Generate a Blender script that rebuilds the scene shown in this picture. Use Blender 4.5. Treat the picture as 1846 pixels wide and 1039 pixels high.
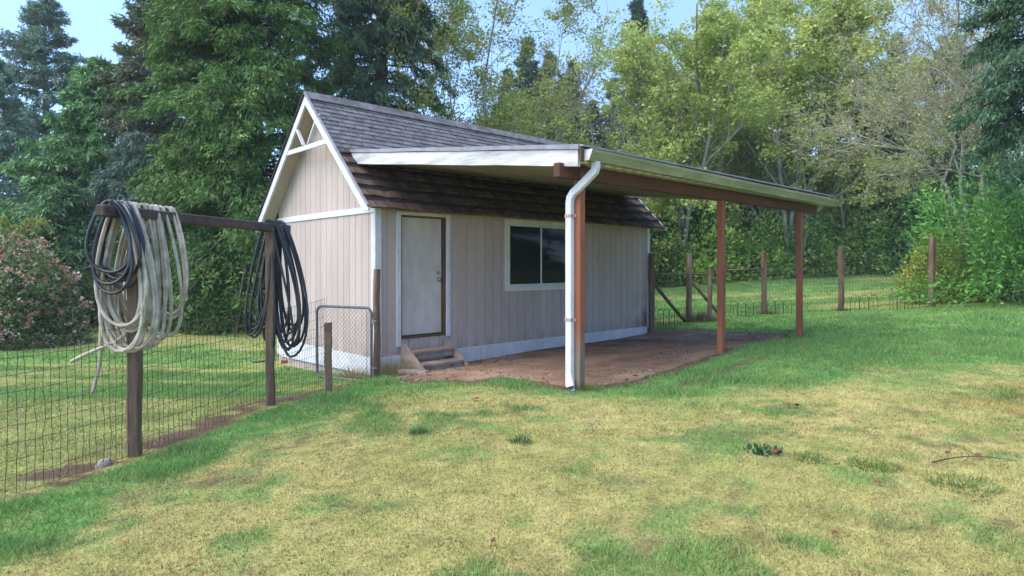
import bpy, math, random
import numpy as np
from mathutils import Vector, Matrix

# ---------------------------------------------------------------- clear
for o in list(bpy.data.objects):
    bpy.data.objects.remove(o, do_unlink=True)
S = bpy.context.scene
COL = S.collection

# ---------------------------------------------------------------- camera, sky, sun, exposure
YAW = math.radians(-43.3)
FW = np.array([-math.sin(YAW), math.cos(YAW)])       # viewing direction in plan
RT = np.array([math.cos(YAW), math.sin(YAW)])        # to the right in plan
CAM = np.array([-5.069, -8.473, 1.83])
cam = bpy.data.cameras.new('camera')
cam.sensor_width = 36.0
cam.lens = 21.8
cam.shift_y = -0.0225
cam.clip_end = 1000
co = bpy.data.objects.new('camera', cam)
co.location = CAM
co.rotation_euler = (math.pi / 2, 0, YAW)
COL.objects.link(co)
S.camera = co

SUN_EL = math.radians(52)
sd = -0.45 * FW - 0.9 * RT
sd = sd / np.linalg.norm(sd)
W_ = bpy.data.worlds.new("World")
S.world = W_
W_.use_nodes = True
nt = W_.node_tree
for n in list(nt.nodes):
    nt.nodes.remove(n)
out = nt.nodes.new('ShaderNodeOutputWorld')
bg = nt.nodes.new('ShaderNodeBackground')
sky = nt.nodes.new('ShaderNodeTexSky')
sky.sky_type = 'NISHITA'
sky.sun_disc = False
sky.sun_elevation = SUN_EL
sky.sun_rotation = math.atan2(sd[0], sd[1])
sky.air_density = 1.0
sky.dust_density = 0.1
sky.ozone_density = 3.0
bg.inputs['Strength'].default_value = 0.142
tcw = nt.nodes.new('ShaderNodeTexCoord')
sxw = nt.nodes.new('ShaderNodeSeparateXYZ'); cxw = nt.nodes.new('ShaderNodeCombineXYZ')
mxw = nt.nodes.new('ShaderNodeMath'); mxw.operation = 'MAXIMUM'; mxw.inputs[1].default_value = 0.0
pww = nt.nodes.new('ShaderNodeMath'); pww.operation = 'POWER'; pww.inputs[1].default_value = 0.5
nmw = nt.nodes.new('ShaderNodeVectorMath'); nmw.operation = 'NORMALIZE'
nt.links.new(tcw.outputs['Generated'], sxw.inputs[0])
nt.links.new(sxw.outputs[2], mxw.inputs[0]); nt.links.new(mxw.outputs[0], pww.inputs[0])
nt.links.new(sxw.outputs[0], cxw.inputs[0]); nt.links.new(sxw.outputs[1], cxw.inputs[1]); nt.links.new(pww.outputs[0], cxw.inputs[2])
nt.links.new(cxw.outputs[0], nmw.inputs[0]); nt.links.new(nmw.outputs[0], sky.inputs[0])
nt.links.new(sky.outputs['Color'], bg.inputs['Color'])
nt.links.new(bg.outputs[0], out.inputs[0])

sl = bpy.data.lights.new('sun', 'SUN')
sl.energy = 1.5
sl.angle = math.radians(65)
sl.color = (1.0, 0.88, 0.70)
so = bpy.data.objects.new('sun', sl)
v = Vector((sd[0] * math.cos(SUN_EL), sd[1] * math.cos(SUN_EL), math.sin(SUN_EL)))
so.rotation_euler = v.to_track_quat('Z', 'Y').to_euler()
so.location = (0, 0, 30)
COL.objects.link(so)

S.view_settings.view_transform = 'Standard'
S.view_settings.look = 'None'
S.view_settings.exposure = 1.88
S.view_settings.gamma = 1.0
S.view_settings.use_curve_mapping = False

# ---------------------------------------------------------------- helpers: places
def P(a, b, z=0.0):
    """a metres to the right of and b metres ahead of the camera -> world"""
    xy = CAM[:2] + a * RT + b * FW
    return np.array([xy[0], xy[1], z])

def AB(xy):
    d = np.asarray(xy, float)[..., :2] - CAM[:2]
    return d @ RT, d @ FW

HAZE_TOP = 30.0
# ---------------------------------------------------------------- helpers: noise
def _hash(ix, iy, seed):
    h = (ix.astype(np.int64) * 374761393 + iy.astype(np.int64) * 668265263 + seed * 1442695041) & 0xffffffff
    h = ((h ^ (h >> 13)) * 1274126177) & 0xffffffff
    return ((h ^ (h >> 16)) & 0xffff) / 65535.0

def vnoise(x, y, seed=0):
    x = np.asarray(x, float); y = np.asarray(y, float)
    ix = np.floor(x); iy = np.floor(y)
    fx = x - ix; fy = y - iy
    fx = fx * fx * (3 - 2 * fx); fy = fy * fy * (3 - 2 * fy)
    a = _hash(ix, iy, seed); b = _hash(ix + 1, iy, seed)
    c = _hash(ix, iy + 1, seed); d = _hash(ix + 1, iy + 1, seed)
    return (a * (1 - fx) + b * fx) * (1 - fy) + (c * (1 - fx) + d * fx) * fy

def fbm(x, y, sc, seed=0, octv=4):
    r = 0; amp = 1; tot = 0; f = 1.0 / sc
    for i in range(octv):
        r = r + amp * vnoise(x * f + 17.3 * i, y * f - 9.1 * i, seed + i)
        tot += amp; amp *= 0.55; f *= 2.03
    return r / tot

def smooth(e0, e1, x):
    t = np.clip((x - e0) / (e1 - e0), 0, 1)
    return t * t * (3 - 2 * t)

# ---------------------------------------------------------------- terrain
CTRL = [(0, 0, .42), (0, 2.8, .42), (-3, 3.5, .42), (-2.86, 4.7, .39), (-2.46, 6.3, .41), (-2.18, 7.38, .32),
        (-2.05, 9.3, .10), (-2.12, 9.64, .06), (-4.6, 12.3, -.12), (3.25, 14.7, .22), (.6, 12.2, .17), (-.8, 10.8, .13),
        (.75, 6.98, .44), (3.08, 9.18, .55), (5.14, 11.1, .52), (3.31, 14.9, .27), (4.7, 16.4, .31), (7.4, 18.2, .40),
        (9.5, 17.9, .52), (11.2, 16.6, .70), (4, 5, .5), (8, 8, .65), (7, 13, .55), (10, 12, .7), (14, 14, .9),
        (21.8, 34, 1.46), (10.8, 32, 1.06), (6.9, 30, .72), (14, 24, .85), (-12.5, 17, -.02), (-8.4, 18, .02), (-6.3, 8.2, .2),
        (-8, 4, .3), (-5, 0, .5), (0, 60, 1.5), (-40, 50, .3), (40, 50, 2.6), (0, -15, .4), (30, 10, 1.3), (-30, 10, .0),
        (-20, 30, .0), (0, 30, .4), (1.6, 8.6, .42), (-1.0, 8.3, .36), (-1.2, 7.2, .42), (1.4, 10.2, .33),
        (150, 0, 2), (-150, 0, 0), (0, 150, 3), (0, -150, 0), (250, 250, 3), (-250, 250, 0), (250, -250, 2), (-250, -250, 0),
        (400, 0, 2), (-400, 0, 0), (0, 400, 3), (0, -400, 0)]
_C = np.array(CTRL, float)
def _tps(r2):
    return 0.5 * r2 * np.log(np.maximum(r2, 1e-9))
_n = len(_C)
_K = _tps(((_C[:, None, :2] - _C[None, :, :2]) ** 2).sum(-1)) + 0.05 * np.eye(_n)
_A = np.zeros((_n + 3, _n + 3))
_A[:_n, :_n] = _K
_A[:_n, _n] = 1; _A[:_n, _n + 1:] = _C[:, :2]
_A[_n, :_n] = 1; _A[_n + 1:, :_n] = _C[:, :2].T
_w = np.linalg.solve(_A, np.concatenate([_C[:, 2], np.zeros(3)]))
def terr_ab(a, b):
    a = np.asarray(a, float); b = np.asarray(b, float)
    sh = a.shape
    a = a.ravel(); b = b.ravel()
    res = np.full(a.shape, _w[_n]) + _w[_n + 1] * a + _w[_n + 2] * b
    for i in range(_n):
        res += _w[i] * _tps((a - _C[i, 0]) ** 2 + (b - _C[i, 1]) ** 2)
    return res.reshape(sh)
def bump_ab(a, b):
    return 0.05 * (fbm(a, b, 1.6, 5, 3) - .5) * smooth(200, 20, np.hypot(a, b))
def gz_ab(a, b):
    return terr_ab(a, b) + bump_ab(np.asarray(a, float), np.asarray(b, float))
def gz(x, y):
    a, b = AB(np.array([x, y]))
    return float(gz_ab(np.array([a]), np.array([b]))[0])
def PG(a, b, dz=0.0):
    z = float(gz_ab(np.array([a]), np.array([b]))[0])
    return P(a, b, z + dz)
def G(px, py):
    """where the sight line through a spot of the photograph meets the ground (plan a, b)"""
    t = np.linspace(1.5, 60, 6000)
    zz = 1.83 - (py - 478) / 1118 * t
    g = gz_ab((px - 923) / 1118 * t, t)
    k = np.argmax(zz <= g)
    return (px - 923) / 1118 * t[k], t[k]

# ---------------------------------------------------------------- helpers: objects
def link(o, parent=None):
    COL.objects.link(o)
    if parent is not None:
        o.parent = parent
    return o

def tag(o, label=None, cat=None, group=None, kind=None):
    if label: o['label'] = label
    if cat: o['category'] = cat
    if group: o['group'] = group
    if kind: o['kind'] = kind
    return o

def thing(name, label, cat, loc=(0, 0, 0), group=None):
    o = bpy.data.objects.new(name, None)
    o.empty_display_size = 0.1
    o.location = loc
    link(o)
    return tag(o, label, cat, group)

def setmat(me, m):
    me.materials.append(m)

def shift(V, parent):
    """parts are written in world coordinates; parents only carry a translation"""
    off = Vector((0, 0, 0)); p = parent
    while p is not None:
        off += p.location
        p = p.parent
    return off

class MB:
    def __init__(self):
        self.v = []; self.f = []
    def add(self, vs, fs):
        b = len(self.v)
        self.v.extend([tuple(p) for p in vs])
        self.f.extend([tuple(b + i for i in f) for f in fs])
        return self
    def box(self, c, s, R=None, ch=0.0):
        """box of full size s about c, optionally rotated by 3x3 R and chamfered"""
        h = np.array(s, float) / 2
        if ch <= 0:
            vs = [np.array([x, y, z]) * h for x in (-1, 1) for y in (-1, 1) for z in (-1, 1)]
            fs = [(0, 1, 3, 2), (4, 6, 7, 5), (0, 4, 5, 1), (2, 3, 7, 6), (0, 2, 6, 4), (1, 5, 7, 3)]
        else:
            ch = min(ch, h.min() * .8)
            vs = []; idx = {}
            for x in (-1, 1):
                for y in (-1, 1):
                    for z in (-1, 1):
                        for ax in range(3):
                            q = np.array([x, y, z]) * (h - ch)
                            q[ax] = np.array([x, y, z])[ax] * h[ax]
                            idx[(x, y, z, ax)] = len(vs); vs.append(q)
            fs = []
            for ax in range(3):
                u, w = (ax + 1) % 3, (ax + 2) % 3
                for sg in (-1, 1):
                    quad = []
                    for su, sw in ((-1, -1), (1, -1), (1, 1), (-1, 1)):
                        k = [0, 0, 0]; k[ax] = sg; k[u] = su; k[w] = sw
                        quad.append(idx[(k[0], k[1], k[2], ax)])
                    fs.append(tuple(quad if sg > 0 else quad[::-1]))
            for ax in range(3):
                u, w = (ax + 1) % 3, (ax + 2) % 3
                for su in (-1, 1):
                    for sw in (-1, 1):
                        def g(sx, which):
                            k = [0, 0, 0]; k[ax] = sx; k[u] = su; k[w] = sw
                            return idx[(k[0], k[1], k[2], which)]
                        q = (g(-1, u), g(1, u), g(1, w), g(-1, w))
                        fs.append(q if su * sw > 0 else q[::-1])
            for x in (-1, 1):
                for y in (-1, 1):
                    for z in (-1, 1):
                        t = (idx[(x, y, z, 0)], idx[(x, y, z, 1)], idx[(x, y, z, 2)])
                        fs.append(t if x * y * z > 0 else t[::-1])
        if R is not None:
            vs = [R @ q for q in vs]
        vs = [q + np.array(c, float) for q in vs]
        return self.add(vs, fs)
    def beam(self, p0, p1, w, h, up=(0, 0, 1), ch=0.0):
        p0 = np.array(p0, float); p1 = np.array(p1, float)
        d = p1 - p0; L = np.linalg.norm(d); d /= L
        up = np.array(up, float)
        sdir = np.cross(up, d); sdir /= np.linalg.norm(sdir)
        u2 = np.cross(d, sdir)
        R = np.stack([d, sdir, u2], axis=1)
        return self.box((p0 + p1) / 2, (L, w, h), R, ch)
    def prism(self, poly, vec):
        """extrude polygon (list of 3D points) by vec"""
        n = len(poly); vec = np.array(vec, float)
        vs = [np.array(p, float) for p in poly]
        vs = vs + [p + vec for p in vs]
        fs = [tuple(range(n))[::-1], tuple(range(n, 2 * n))]
        for i in range(n):
            j = (i + 1) % n
            fs.append((i, j, n + j, n + i))
        return self.add(vs, fs)
    def tube(self, pts, r, sides=6, cap=True):
        V, F = tube_np(pts, r, sides)
        b = len(self.v)
        self.v.extend(map(tuple, V)); self.f.extend([tuple(b + i for i in f) for f in F])
        n = len(pts)
        if cap and sides > 2:
            self.f.append(tuple(b + i for i in range(sides))[::-1])
            self.f.append(tuple(b + (n - 1) * sides + i for i in range(sides)))
        return self
    def mesh(self, name):
        me = bpy.data.meshes.new(name)
        me.from_pydata(self.v, [], self.f)
        return me
    def build(self, name, mat, parent=None, smooth=False, world=True, kind=None):
        if world and parent is not None:
            o = shift(None, parent)
            self.v = [(p[0] - o[0], p[1] - o[1], p[2] - o[2]) for p in self.v]
        me = self.mesh(name)
        setmat(me, mat)
        if smooth:
            me.polygons.foreach_set('use_smooth', [True] * len(me.polygons))
        ob = bpy.data.objects.new(name, me)
        link(ob, parent)
        if kind: ob['kind'] = kind
        return ob

def tube_np(pts, r, sides=6):
    pts = np.asarray(pts, float); n = len(pts)
    r = np.broadcast_to(np.asarray(r, float), (n,))
    T = np.gradient(pts, axis=0); T /= np.maximum(np.linalg.norm(T, axis=1, keepdims=True), 1e-9)
    ref = np.array([0, 0, 1.0]) if abs(T[0][2]) < .9 else np.array([1.0, 0, 0])
    N = np.cross(T[0], ref); N /= np.linalg.norm(N)
    ang = np.arange(sides) * 2 * math.pi / sides
    V = np.zeros((n, sides, 3))
    for i in range(n):
        N = N - T[i] * N.dot(T[i]); N /= max(np.linalg.norm(N), 1e-9)
        B = np.cross(T[i], N)
        V[i] = pts[i] + r[i] * (np.cos(ang)[:, None] * N + np.sin(ang)[:, None] * B)
    F = []
    for i in range(n - 1):
        for k in range(sides):
            k2 = (k + 1) % sides
            F.append((i * sides + k, i * sides + k2, (i + 1) * sides + k2, (i + 1) * sides + k))
    return V.reshape(-1, 3), F

def np_mesh(name, V, F, mat, col=None, parent=None, world=True, smooth=False):
    """V (n,3); F (m,k) same corner count; col (n,3) per vertex base colour"""
    V = np.asarray(V, np.float32)
    if world and parent is not None:
        o = shift(None, parent)
        V = V - np.array([o[0], o[1], o[2]], np.float32)
    F = np.asarray(F, np.int32)
    m, k = F.shape
    me = bpy.data.meshes.new(name)
    me.vertices.add(len(V)); me.vertices.foreach_set('co', V.ravel())
    me.loops.add(m * k); me.loops.foreach_set('vertex_index', F.ravel())
    me.polygons.add(m)
    me.polygons.foreach_set('loop_start', np.arange(0, m * k, k, dtype=np.int32))
    me.polygons.foreach_set('loop_total', np.full(m, k, np.int32))
    if smooth:
        me.polygons.foreach_set('use_smooth', np.ones(m, bool))
    me.update(calc_edges=True)
    if col is not None:
        at = me.color_attributes.new('Col', 'FLOAT_COLOR', 'POINT')
        c4 = np.ones((len(V), 4), np.float32); c4[:, :3] = col
        at.data.foreach_set('color', c4.ravel())
    setmat(me, mat)
    ob = bpy.data.objects.new(name, me)
    return link(ob, parent)

# ---------------------------------------------------------------- materials
def newmat(name):
    m = bpy.data.materials.new(name); m.use_nodes = True
    nt = m.node_tree
    b = nt.nodes['Principled BSDF']
    return m, nt, b

def N(nt, t, **kw):
    n = nt.nodes.new(t)
    for k, v_ in kw.items():
        if hasattr(n, k): setattr(n, k, v_)
        else: n.inputs[k].default_value = v_
    return n

def ramp(nt, fac, stops):
    r = nt.nodes.new('ShaderNodeValToRGB')
    while len(r.color_ramp.elements) > 1:
        r.color_ramp.elements.remove(r.color_ramp.elements[-1])
    r.color_ramp.elements[0].position = stops[0][0]
    r.color_ramp.elements[0].color = (*stops[0][1], 1)
    for p, c in stops[1:]:
        e = r.color_ramp.elements.new(p); e.color = (*c, 1)
    nt.links.new(fac, r.inputs[0])
    return r

def noise_fac(nt, scale, stretch=(1, 1, 1), detail=5, rough=.6, coord='Object'):
    tc = nt.nodes.new('ShaderNodeTexCoord')
    mp = nt.nodes.new('ShaderNodeMapping'); mp.inputs['Scale'].default_value = stretch
    nz = nt.nodes.new('ShaderNodeTexNoise'); nz.inputs['Scale'].default_value = scale
    nz.inputs['Detail'].default_value = detail; nz.inputs['Roughness'].default_value = rough
    if coord == 'World':
        ge = nt.nodes.new('ShaderNodeNewGeometry')
        nt.links.new(ge.outputs['Position'], mp.inputs[0])
    else:
        nt.links.new(tc.outputs[coord], mp.inputs[0])
    nt.links.new(mp.outputs[0], nz.inputs['Vector'])
    return nz.outputs[0]

def mix(nt, fac, a, b, blend='MIX'):
    m = nt.nodes.new('ShaderNodeMix'); m.data_type = 'RGBA'; m.blend_type = blend
    for s, val in ((0, fac), (6, a), (7, b)):
        if hasattr(val, 'links') or hasattr(val, 'is_linked'):
            nt.links.new(val, m.inputs[s])
        elif s == 0: m.inputs[0].default_value = val
        else: m.inputs[s].default_value = (*val, 1)
    return m.outputs[2]

def bump(nt, b, h, strength=.3, dist=.01):
    bn = nt.nodes.new('ShaderNodeBump'); bn.inputs['Strength'].default_value = strength
    bn.inputs['Distance'].default_value = dist
    nt.links.new(h, bn.inputs['Height']); nt.links.new(bn.outputs[0], b.inputs['Normal'])

def rough_mat(name, c1, c2, scale=6, stretch=(1, 1, 1), rough=.75, bmp=.25, c3=None, rnd=0.0, bdist=.006, coord='World', spec=.3):
    """two or three tone noise material; rnd = brightness difference from piece to piece"""
    m, nt, b = newmat(name)
    f = noise_fac(nt, scale, stretch, coord=coord)
    st = [(.32, c1), (.62, c2)]
    if c3: st.append((.75, c3))
    col = ramp(nt, f, st).outputs[0]
    f2 = noise_fac(nt, scale * 9, stretch, 3, coord=coord)
    col = mix(nt, .35, col, ramp(nt, f2, [(.3, (.55, .55, .55)), (.7, (1.2, 1.2, 1.2))]).outputs[0], 'MULTIPLY')
    if rnd:
        oi = nt.nodes.new('ShaderNodeObjectInfo')
        r = ramp(nt, oi.outputs['Random'], [(0, (1 - rnd,) * 3), (1, (1 + rnd,) * 3)])
        col = mix(nt, 1.0, col, r.outputs[0], 'MULTIPLY')
    nt.links.new(col, b.inputs['Base Color'])
    b.inputs['Roughness'].default_value = rough
    b.inputs['Specular IOR Level'].default_value = spec
    if bmp: bump(nt, b, f2, bmp, bdist)
    return m

def leaf_mat(name, trans=.35, rough=.55, spec=.25):
    m, nt, b = newmat(name)
    at = nt.nodes.new('ShaderNodeAttribute'); at.attribute_name = 'Col'
    nt.links.new(at.outputs['Color'], b.inputs['Base Color'])
    b.inputs['Roughness'].default_value = rough
    b.inputs['Specular IOR Level'].default_value = spec
    if trans > 0:
        tr = nt.nodes.new('ShaderNodeBsdfTranslucent')
        nt.links.new(at.outputs['Color'], tr.inputs['Color'])
        mx = nt.nodes.new('ShaderNodeMixShader'); mx.inputs[0].default_value = trans
        nt.links.new(b.outputs[0], mx.inputs[1]); nt.links.new(tr.outputs[0], mx.inputs[2])
        nt.links.new(mx.outputs[0], nt.nodes['Material Output'].inputs[0])
    return m

M = {}
M['leaf'] = leaf_mat('leaf')
M['needle'] = leaf_mat('needle', .2, .6)
M['blade'] = leaf_mat('grass_blade', .3, .5)
M['petal'] = leaf_mat('petal', .3, .6)
M['bark'] = rough_mat('bark', (.05, .038, .03), (.12, .10, .085), 5, (1, 1, .25), .9, .5)
M['grey_bark'] = rough_mat('grey_bark', (.15, .14, .125), (.36, .35, .31), 4, (1, 1, .3), .9, .4)
M['lichen_bark'] = rough_mat('lichen_bark', (.16, .14, .11), (.40, .38, .29), 6, (1, 1, 1), .9, .4)
M['white_trim'] = rough_mat('white_trim', (.54, .535, .545), (.66, .655, .665), 3, (1, 1, .3), .6, .12)
M['cream_trim'] = rough_mat('cream_trim', (.58, .55, .46), (.68, .65, .56), 3, (1, 1, 1), .6, .1)
M['peeling_white'] = rough_mat('peeling_white_paint', (.36, .34, .32), (.66, .645, .64), 5, (1, .25, 2.5), .7, .5, bdist=.01)
M['door'] = rough_mat('door_paint', (.56, .50, .445), (.58, .522, .468), .8, (1, 1, .4), .5, .0)
M['jamb'] = rough_mat('jamb_wood', (.07, .035, .02), (.13, .07, .04), 6, (1, 1, .2), .7, .2)
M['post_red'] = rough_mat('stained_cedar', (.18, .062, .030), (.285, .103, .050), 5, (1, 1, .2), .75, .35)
M['beam_red_shade'] = rough_mat('stained_beam_shade', (.07, .031, .019), (.13, .055, .032), 5, (.2, 1, 1), .75, .35)  # red stain with the shade under the carport roof put into the colour
M['fence_wood'] = rough_mat('weathered_fence_wood', (.090, .054, .034), (.20, .135, .09), 7, (1, 1, .18), .9, .6, (.33, .28, .24), bdist=.01)
M['grey_wood'] = rough_mat('grey_weathered_wood', (.16, .135, .11), (.32, .28, .235), 7, (1, 1, .2), .9, .5)
M['step_wood'] = rough_mat('step_lumber', (.20, .145, .105), (.40, .31, .24), 6, (.4, .4, 1), .85, .4)
M['rail_wood'] = rough_mat('dark_rail_wood', (.055, .038, .034), (.11, .08, .07), 7, (1, 1, 1), .85, .5)
M['shingle'] = rough_mat('asphalt_shingle', (.105, .100, .101), (.188, .180, .179), 8, (1, 1, 1), .95, .35, rnd=.20, spec=.15)
M['shake'] = rough_mat('cedar_shake', (.060, .038, .029), (.155, .098, .070), 6, (2, .4, .4), .9, .6, (.21, .15, .12), rnd=.45, bdist=.012)
M['shadow_backing'] = rough_mat('roof_felt', (.02, .018, .018), (.03, .028, .028), 6, rough=.9)
M['deck'] = rough_mat('roof_deck_board', (.24, .21, .15), (.36, .31, .22), 4, (.25, 1, 1), .85, .3, (.18, .18, .11), rnd=.15)
M['corrugated'] = rough_mat('corrugated_panel', (.42, .40, .34), (.55, .53, .46), 3, rough=.5, bmp=.1)
M['gutter'] = rough_mat('algae_stained_gutter', (.17, .18, .085), (.29, .295, .17), 5, (.25, 1, 1), .45, .1, (.38, .37, .26))
M['white_metal'] = rough_mat('white_painted_metal', (.56, .56, .58), (.66, .66, .68), 4, (1, 1, .3), .4, .05)
M['dull_metal'] = rough_mat('flashing_metal', (.20, .19, .21), (.29, .28, .30), 5, rough=.45, bmp=.08)
M['galv'] = rough_mat('galvanised_steel', (.055, .058, .06), (.12, .122, .125), 20, rough=.5, bmp=.1)
M['wire'] = rough_mat('rusty_wire', (.045, .042, .036), (.09, .08, .065), 8, rough=.7, bmp=0)
M['black_hose'] = rough_mat('black_rubber', (.010, .011, .014), (.026, .028, .034), 7, rough=.35, bmp=.1, spec=.5)
M['tan_hose'] = rough_mat('dirty_tan_hose', (.28, .245, .18), (.54, .48, .375), 9, rough=.6, bmp=.2)
M['brass'] = rough_mat('orange_fitting', (.55, .13, .04), (.6, .17, .06), 7, rough=.4, bmp=0)
M['steel'] = rough_mat('worn_steel', (.25, .25, .25), (.4, .39, .38), 12, rough=.3, bmp=.05)
M['steel'].node_tree.nodes['Principled BSDF'].inputs['Metallic'].default_value = .9
M['rock'] = rough_mat('pale_rock', (.20, .17, .13), (.40, .35, .30), 8, rough=.9, bmp=.6, bdist=.02)
M['concrete'] = rough_mat('concrete', (.20, .19, .17), (.32, .30, .28), 8, rough=.9, bmp=.4)
M['dark_soil'] = rough_mat('dark_soil', (.06, .042, .03), (.13, .092, .07), 9, rough=.95, bmp=.6, bdist=.02)
M['strap'] = rough_mat('rusty_strap', (.33, .20, .15), (.48, .34, .28), 14, rough=.6, bmp=.1)
M['green_plastic'] = rough_mat('green_plastic', (.03, .14, .09), (.04, .18, .11), 8, rough=.4, bmp=0)
M['twig'] = rough_mat('dead_twig', (.05, .035, .025), (.11, .085, .06), 15, rough=.9, bmp=.3)
M['dead_leaf'] = rough_mat('dead_leaf', (.13, .045, .025), (.22, .09, .045), 12, rough=.8, bmp=.2)

def siding_material():
    m, nt, b = newmat('taupe_siding')
    f = noise_fac(nt, 2.2, (1, 1, .25), coord='World')
    col = ramp(nt, f, [(.3, (.42, .335, .288)), (.7, (.49, .398, .348))]).outputs[0]
    f2 = noise_fac(nt, 30, (1, 1, .12), 3, coord='World')
    col = mix(nt, .3, col, ramp(nt, f2, [(.3, (.75, .75, .75)), (.7, (1.1, 1.1, 1.1))]).outputs[0], 'MULTIPLY')
    oi = nt.nodes.new('ShaderNodeObjectInfo')
    col = mix(nt, 1.0, col, ramp(nt, oi.outputs['Random'], [(0, (.95, .95, .95)), (1, (1.03, 1.03, 1.03))]).outputs[0], 'MULTIPLY')
    # mildew stain low at the far end of the front wall
    ge = nt.nodes.new('ShaderNodeNewGeometry')
    sx = nt.nodes.new('ShaderNodeSeparateXYZ'); nt.links.new(ge.outputs['Position'], sx.inputs[0])
    def mr(src, a, b_, c=0, d=1):
        r = nt.nodes.new('ShaderNodeMapRange'); r.inputs[1].default_value = a; r.inputs[2].default_value = b_
        r.inputs[3].default_value = c; r.inputs[4].default_value = d
        nt.links.new(src, r.inputs[0]); return r.outputs[0]
    def mul(a, b_):
        q = nt.nodes.new('ShaderNodeMath'); q.operation = 'MULTIPLY'
        nt.links.new(a, q.inputs[0]); nt.links.new(b_, q.inputs[1]); return q.outputs[0]
    st = mul(mr(sx.outputs[0], 6.55, 7.2), mr(sx.outputs[2], 1.35, .6))
    nz = noise_fac(nt, 3.5, (1, 1, .5), coord='World')
    st = mul(st, mr(nz, .38, .55))
    col = mix(nt, st, col, (.16, .115, .06))
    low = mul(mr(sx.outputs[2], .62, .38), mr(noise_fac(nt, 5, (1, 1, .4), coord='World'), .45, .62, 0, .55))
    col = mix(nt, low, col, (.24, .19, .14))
    nt.links.new(col, b.inputs['Base Color'])
    b.inputs['Roughness'].default_value = .7
    b.inputs['Specular IOR Level'].default_value = .25
    bump(nt, b, f2, .2, .004)
    return m
M['siding'] = siding_material()

def glass_material():
    m, nt, b = newmat('dark_window_glass')
    b.inputs['Base Color'].default_value = (.012, .015, .013, 1)
    b.inputs['Roughness'].default_value = .04
    b.inputs['Specular IOR Level'].default_value = .12
    return m
M['glass'] = glass_material()

def ground_material():
    m, nt, b = newmat('lawn_ground')
    at = nt.nodes.new('ShaderNodeAttribute'); at.attribute_name = 'Col'
    f = noise_fac(nt, 38, coord='World', detail=6, rough=.7)
    col = mix(nt, .8, at.outputs['Color'], ramp(nt, f, [(.3, (.45, .45, .42)), (.5, (.95, .95, .95)), (.72, (1.35, 1.32, 1.2))]).outputs[0], 'MULTIPLY')
    f3 = noise_fac(nt, 160, coord='World', detail=3)
    col = mix(nt, .5, col, ramp(nt, f3, [(.3, (.55, .55, .5)), (.7, (1.3, 1.3, 1.25))]).outputs[0], 'MULTIPLY')
    nt.links.new(col, b.inputs['Base Color'])
    b.inputs['Roughness'].default_value = .95
    b.inputs['Specular IOR Level'].default_value = .1
    bump(nt, b, f, .9, .03)
    return m
M['ground'] = ground_material()

def dirt_material():
    m, nt, b = newmat('red_brown_dirt')
    f = noise_fac(nt, 1.3, coord='World', detail=7, rough=.65)
    col = ramp(nt, f, [(.3, (.12, .070, .044)), (.5, (.235, .145, .096)), (.7, (.36, .25, .178))]).outputs[0]
    f2 = noise_fac(nt, 30, coord='World', detail=5, rough=.7)
    col = mix(nt, .5, col, ramp(nt, f2, [(.3, (.6, .58, .56)), (.7, (1.25, 1.25, 1.25))]).outputs[0], 'MULTIPLY')
    nt.links.new(col, b.inputs['Base Color'])
    b.inputs['Roughness'].default_value = .9
    b.inputs['Specular IOR Level'].default_value = .2
    bump(nt, b, f2, .6, .02)
    return m
M['dirt'] = dirt_material()

rng = np.random.default_rng(7)
random.seed(7)

# ---------------------------------------------------------------- lawn colour and dirt masks
DIRT_PX = [(742, 690), (800, 686), (850, 690), (905, 681), (975, 690), (1030, 703), (1062, 700), (1130, 690), (1215, 666), (1290, 641), (1345, 622), (1405, 612),
           (1415, 603), (1330, 600), (1240, 594), (1175, 596)]
DIRT = [G(*p) for p in DIRT_PX]
# close the outline behind the front wall of the shed
wall_far = AB(np.array([7.3, 0.12])); wall_near = AB(np.array([0.35, 0.12]))
DIRT += [(float(wall_far[0]), float(wall_far[1])), (float(wall_near[0]), float(wall_near[1]))]
DIRT = np.array(DIRT)

def in_poly(a, b, poly):
    res = np.zeros(a.shape, bool)
    n = len(poly)
    for i in range(n):
        x1, y1 = poly[i]; x2, y2 = poly[(i + 1) % n]
        c = ((y1 > b) != (y2 > b))
        with np.errstate(divide='ignore', invalid='ignore'):
            xi = (x2 - x1) * (b - y1) / (y2 - y1 + 1e-12) + x1
        res ^= c & (a < xi)
    return res

def poly_dist(a, b, poly):
    """signed distance to outline, negative inside"""
    d = np.full(a.shape, 1e9)
    n = len(poly)
    for i in range(n):
        p = np.array(poly[i]); q = np.array(poly[(i + 1) % n])
        e = q - p; L2 = (e ** 2).sum()
        t = np.clip(((a - p[0]) * e[0] + (b - p[1]) * e[1]) / L2, 0, 1)
        d = np.minimum(d, np.hypot(a - p[0] - t * e[0], b - p[1] - t * e[1]))
    return np.where(in_poly(a, b, poly), -d, d)

FEN = np.array([(-3.35, 2.75), (-2.86, 4.7), (-2.457, 6.3), (-2.185, 7.38), (-2.05, 9.3)])
def line_signed(a, b, pts):
    """distance to a polyline, positive on its right (towards the open lawn)"""
    d = np.full(a.shape, 1e9); s = np.ones(a.shape)
    for i in range(len(pts) - 1):
        p = pts[i]; q = pts[i + 1]; e = q - p; L2 = (e ** 2).sum()
        t = np.clip(((a - p[0]) * e[0] + (b - p[1]) * e[1]) / L2, 0, 1)
        dd = np.hypot(a - p[0] - t * e[0], b - p[1] - t * e[1])
        side = (a - p[0]) * e[1] - (b - p[1]) * e[0]
        m_ = dd < d
        d = np.where(m_, dd, d); s = np.where(m_, np.sign(side), s)
    return d * s

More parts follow.
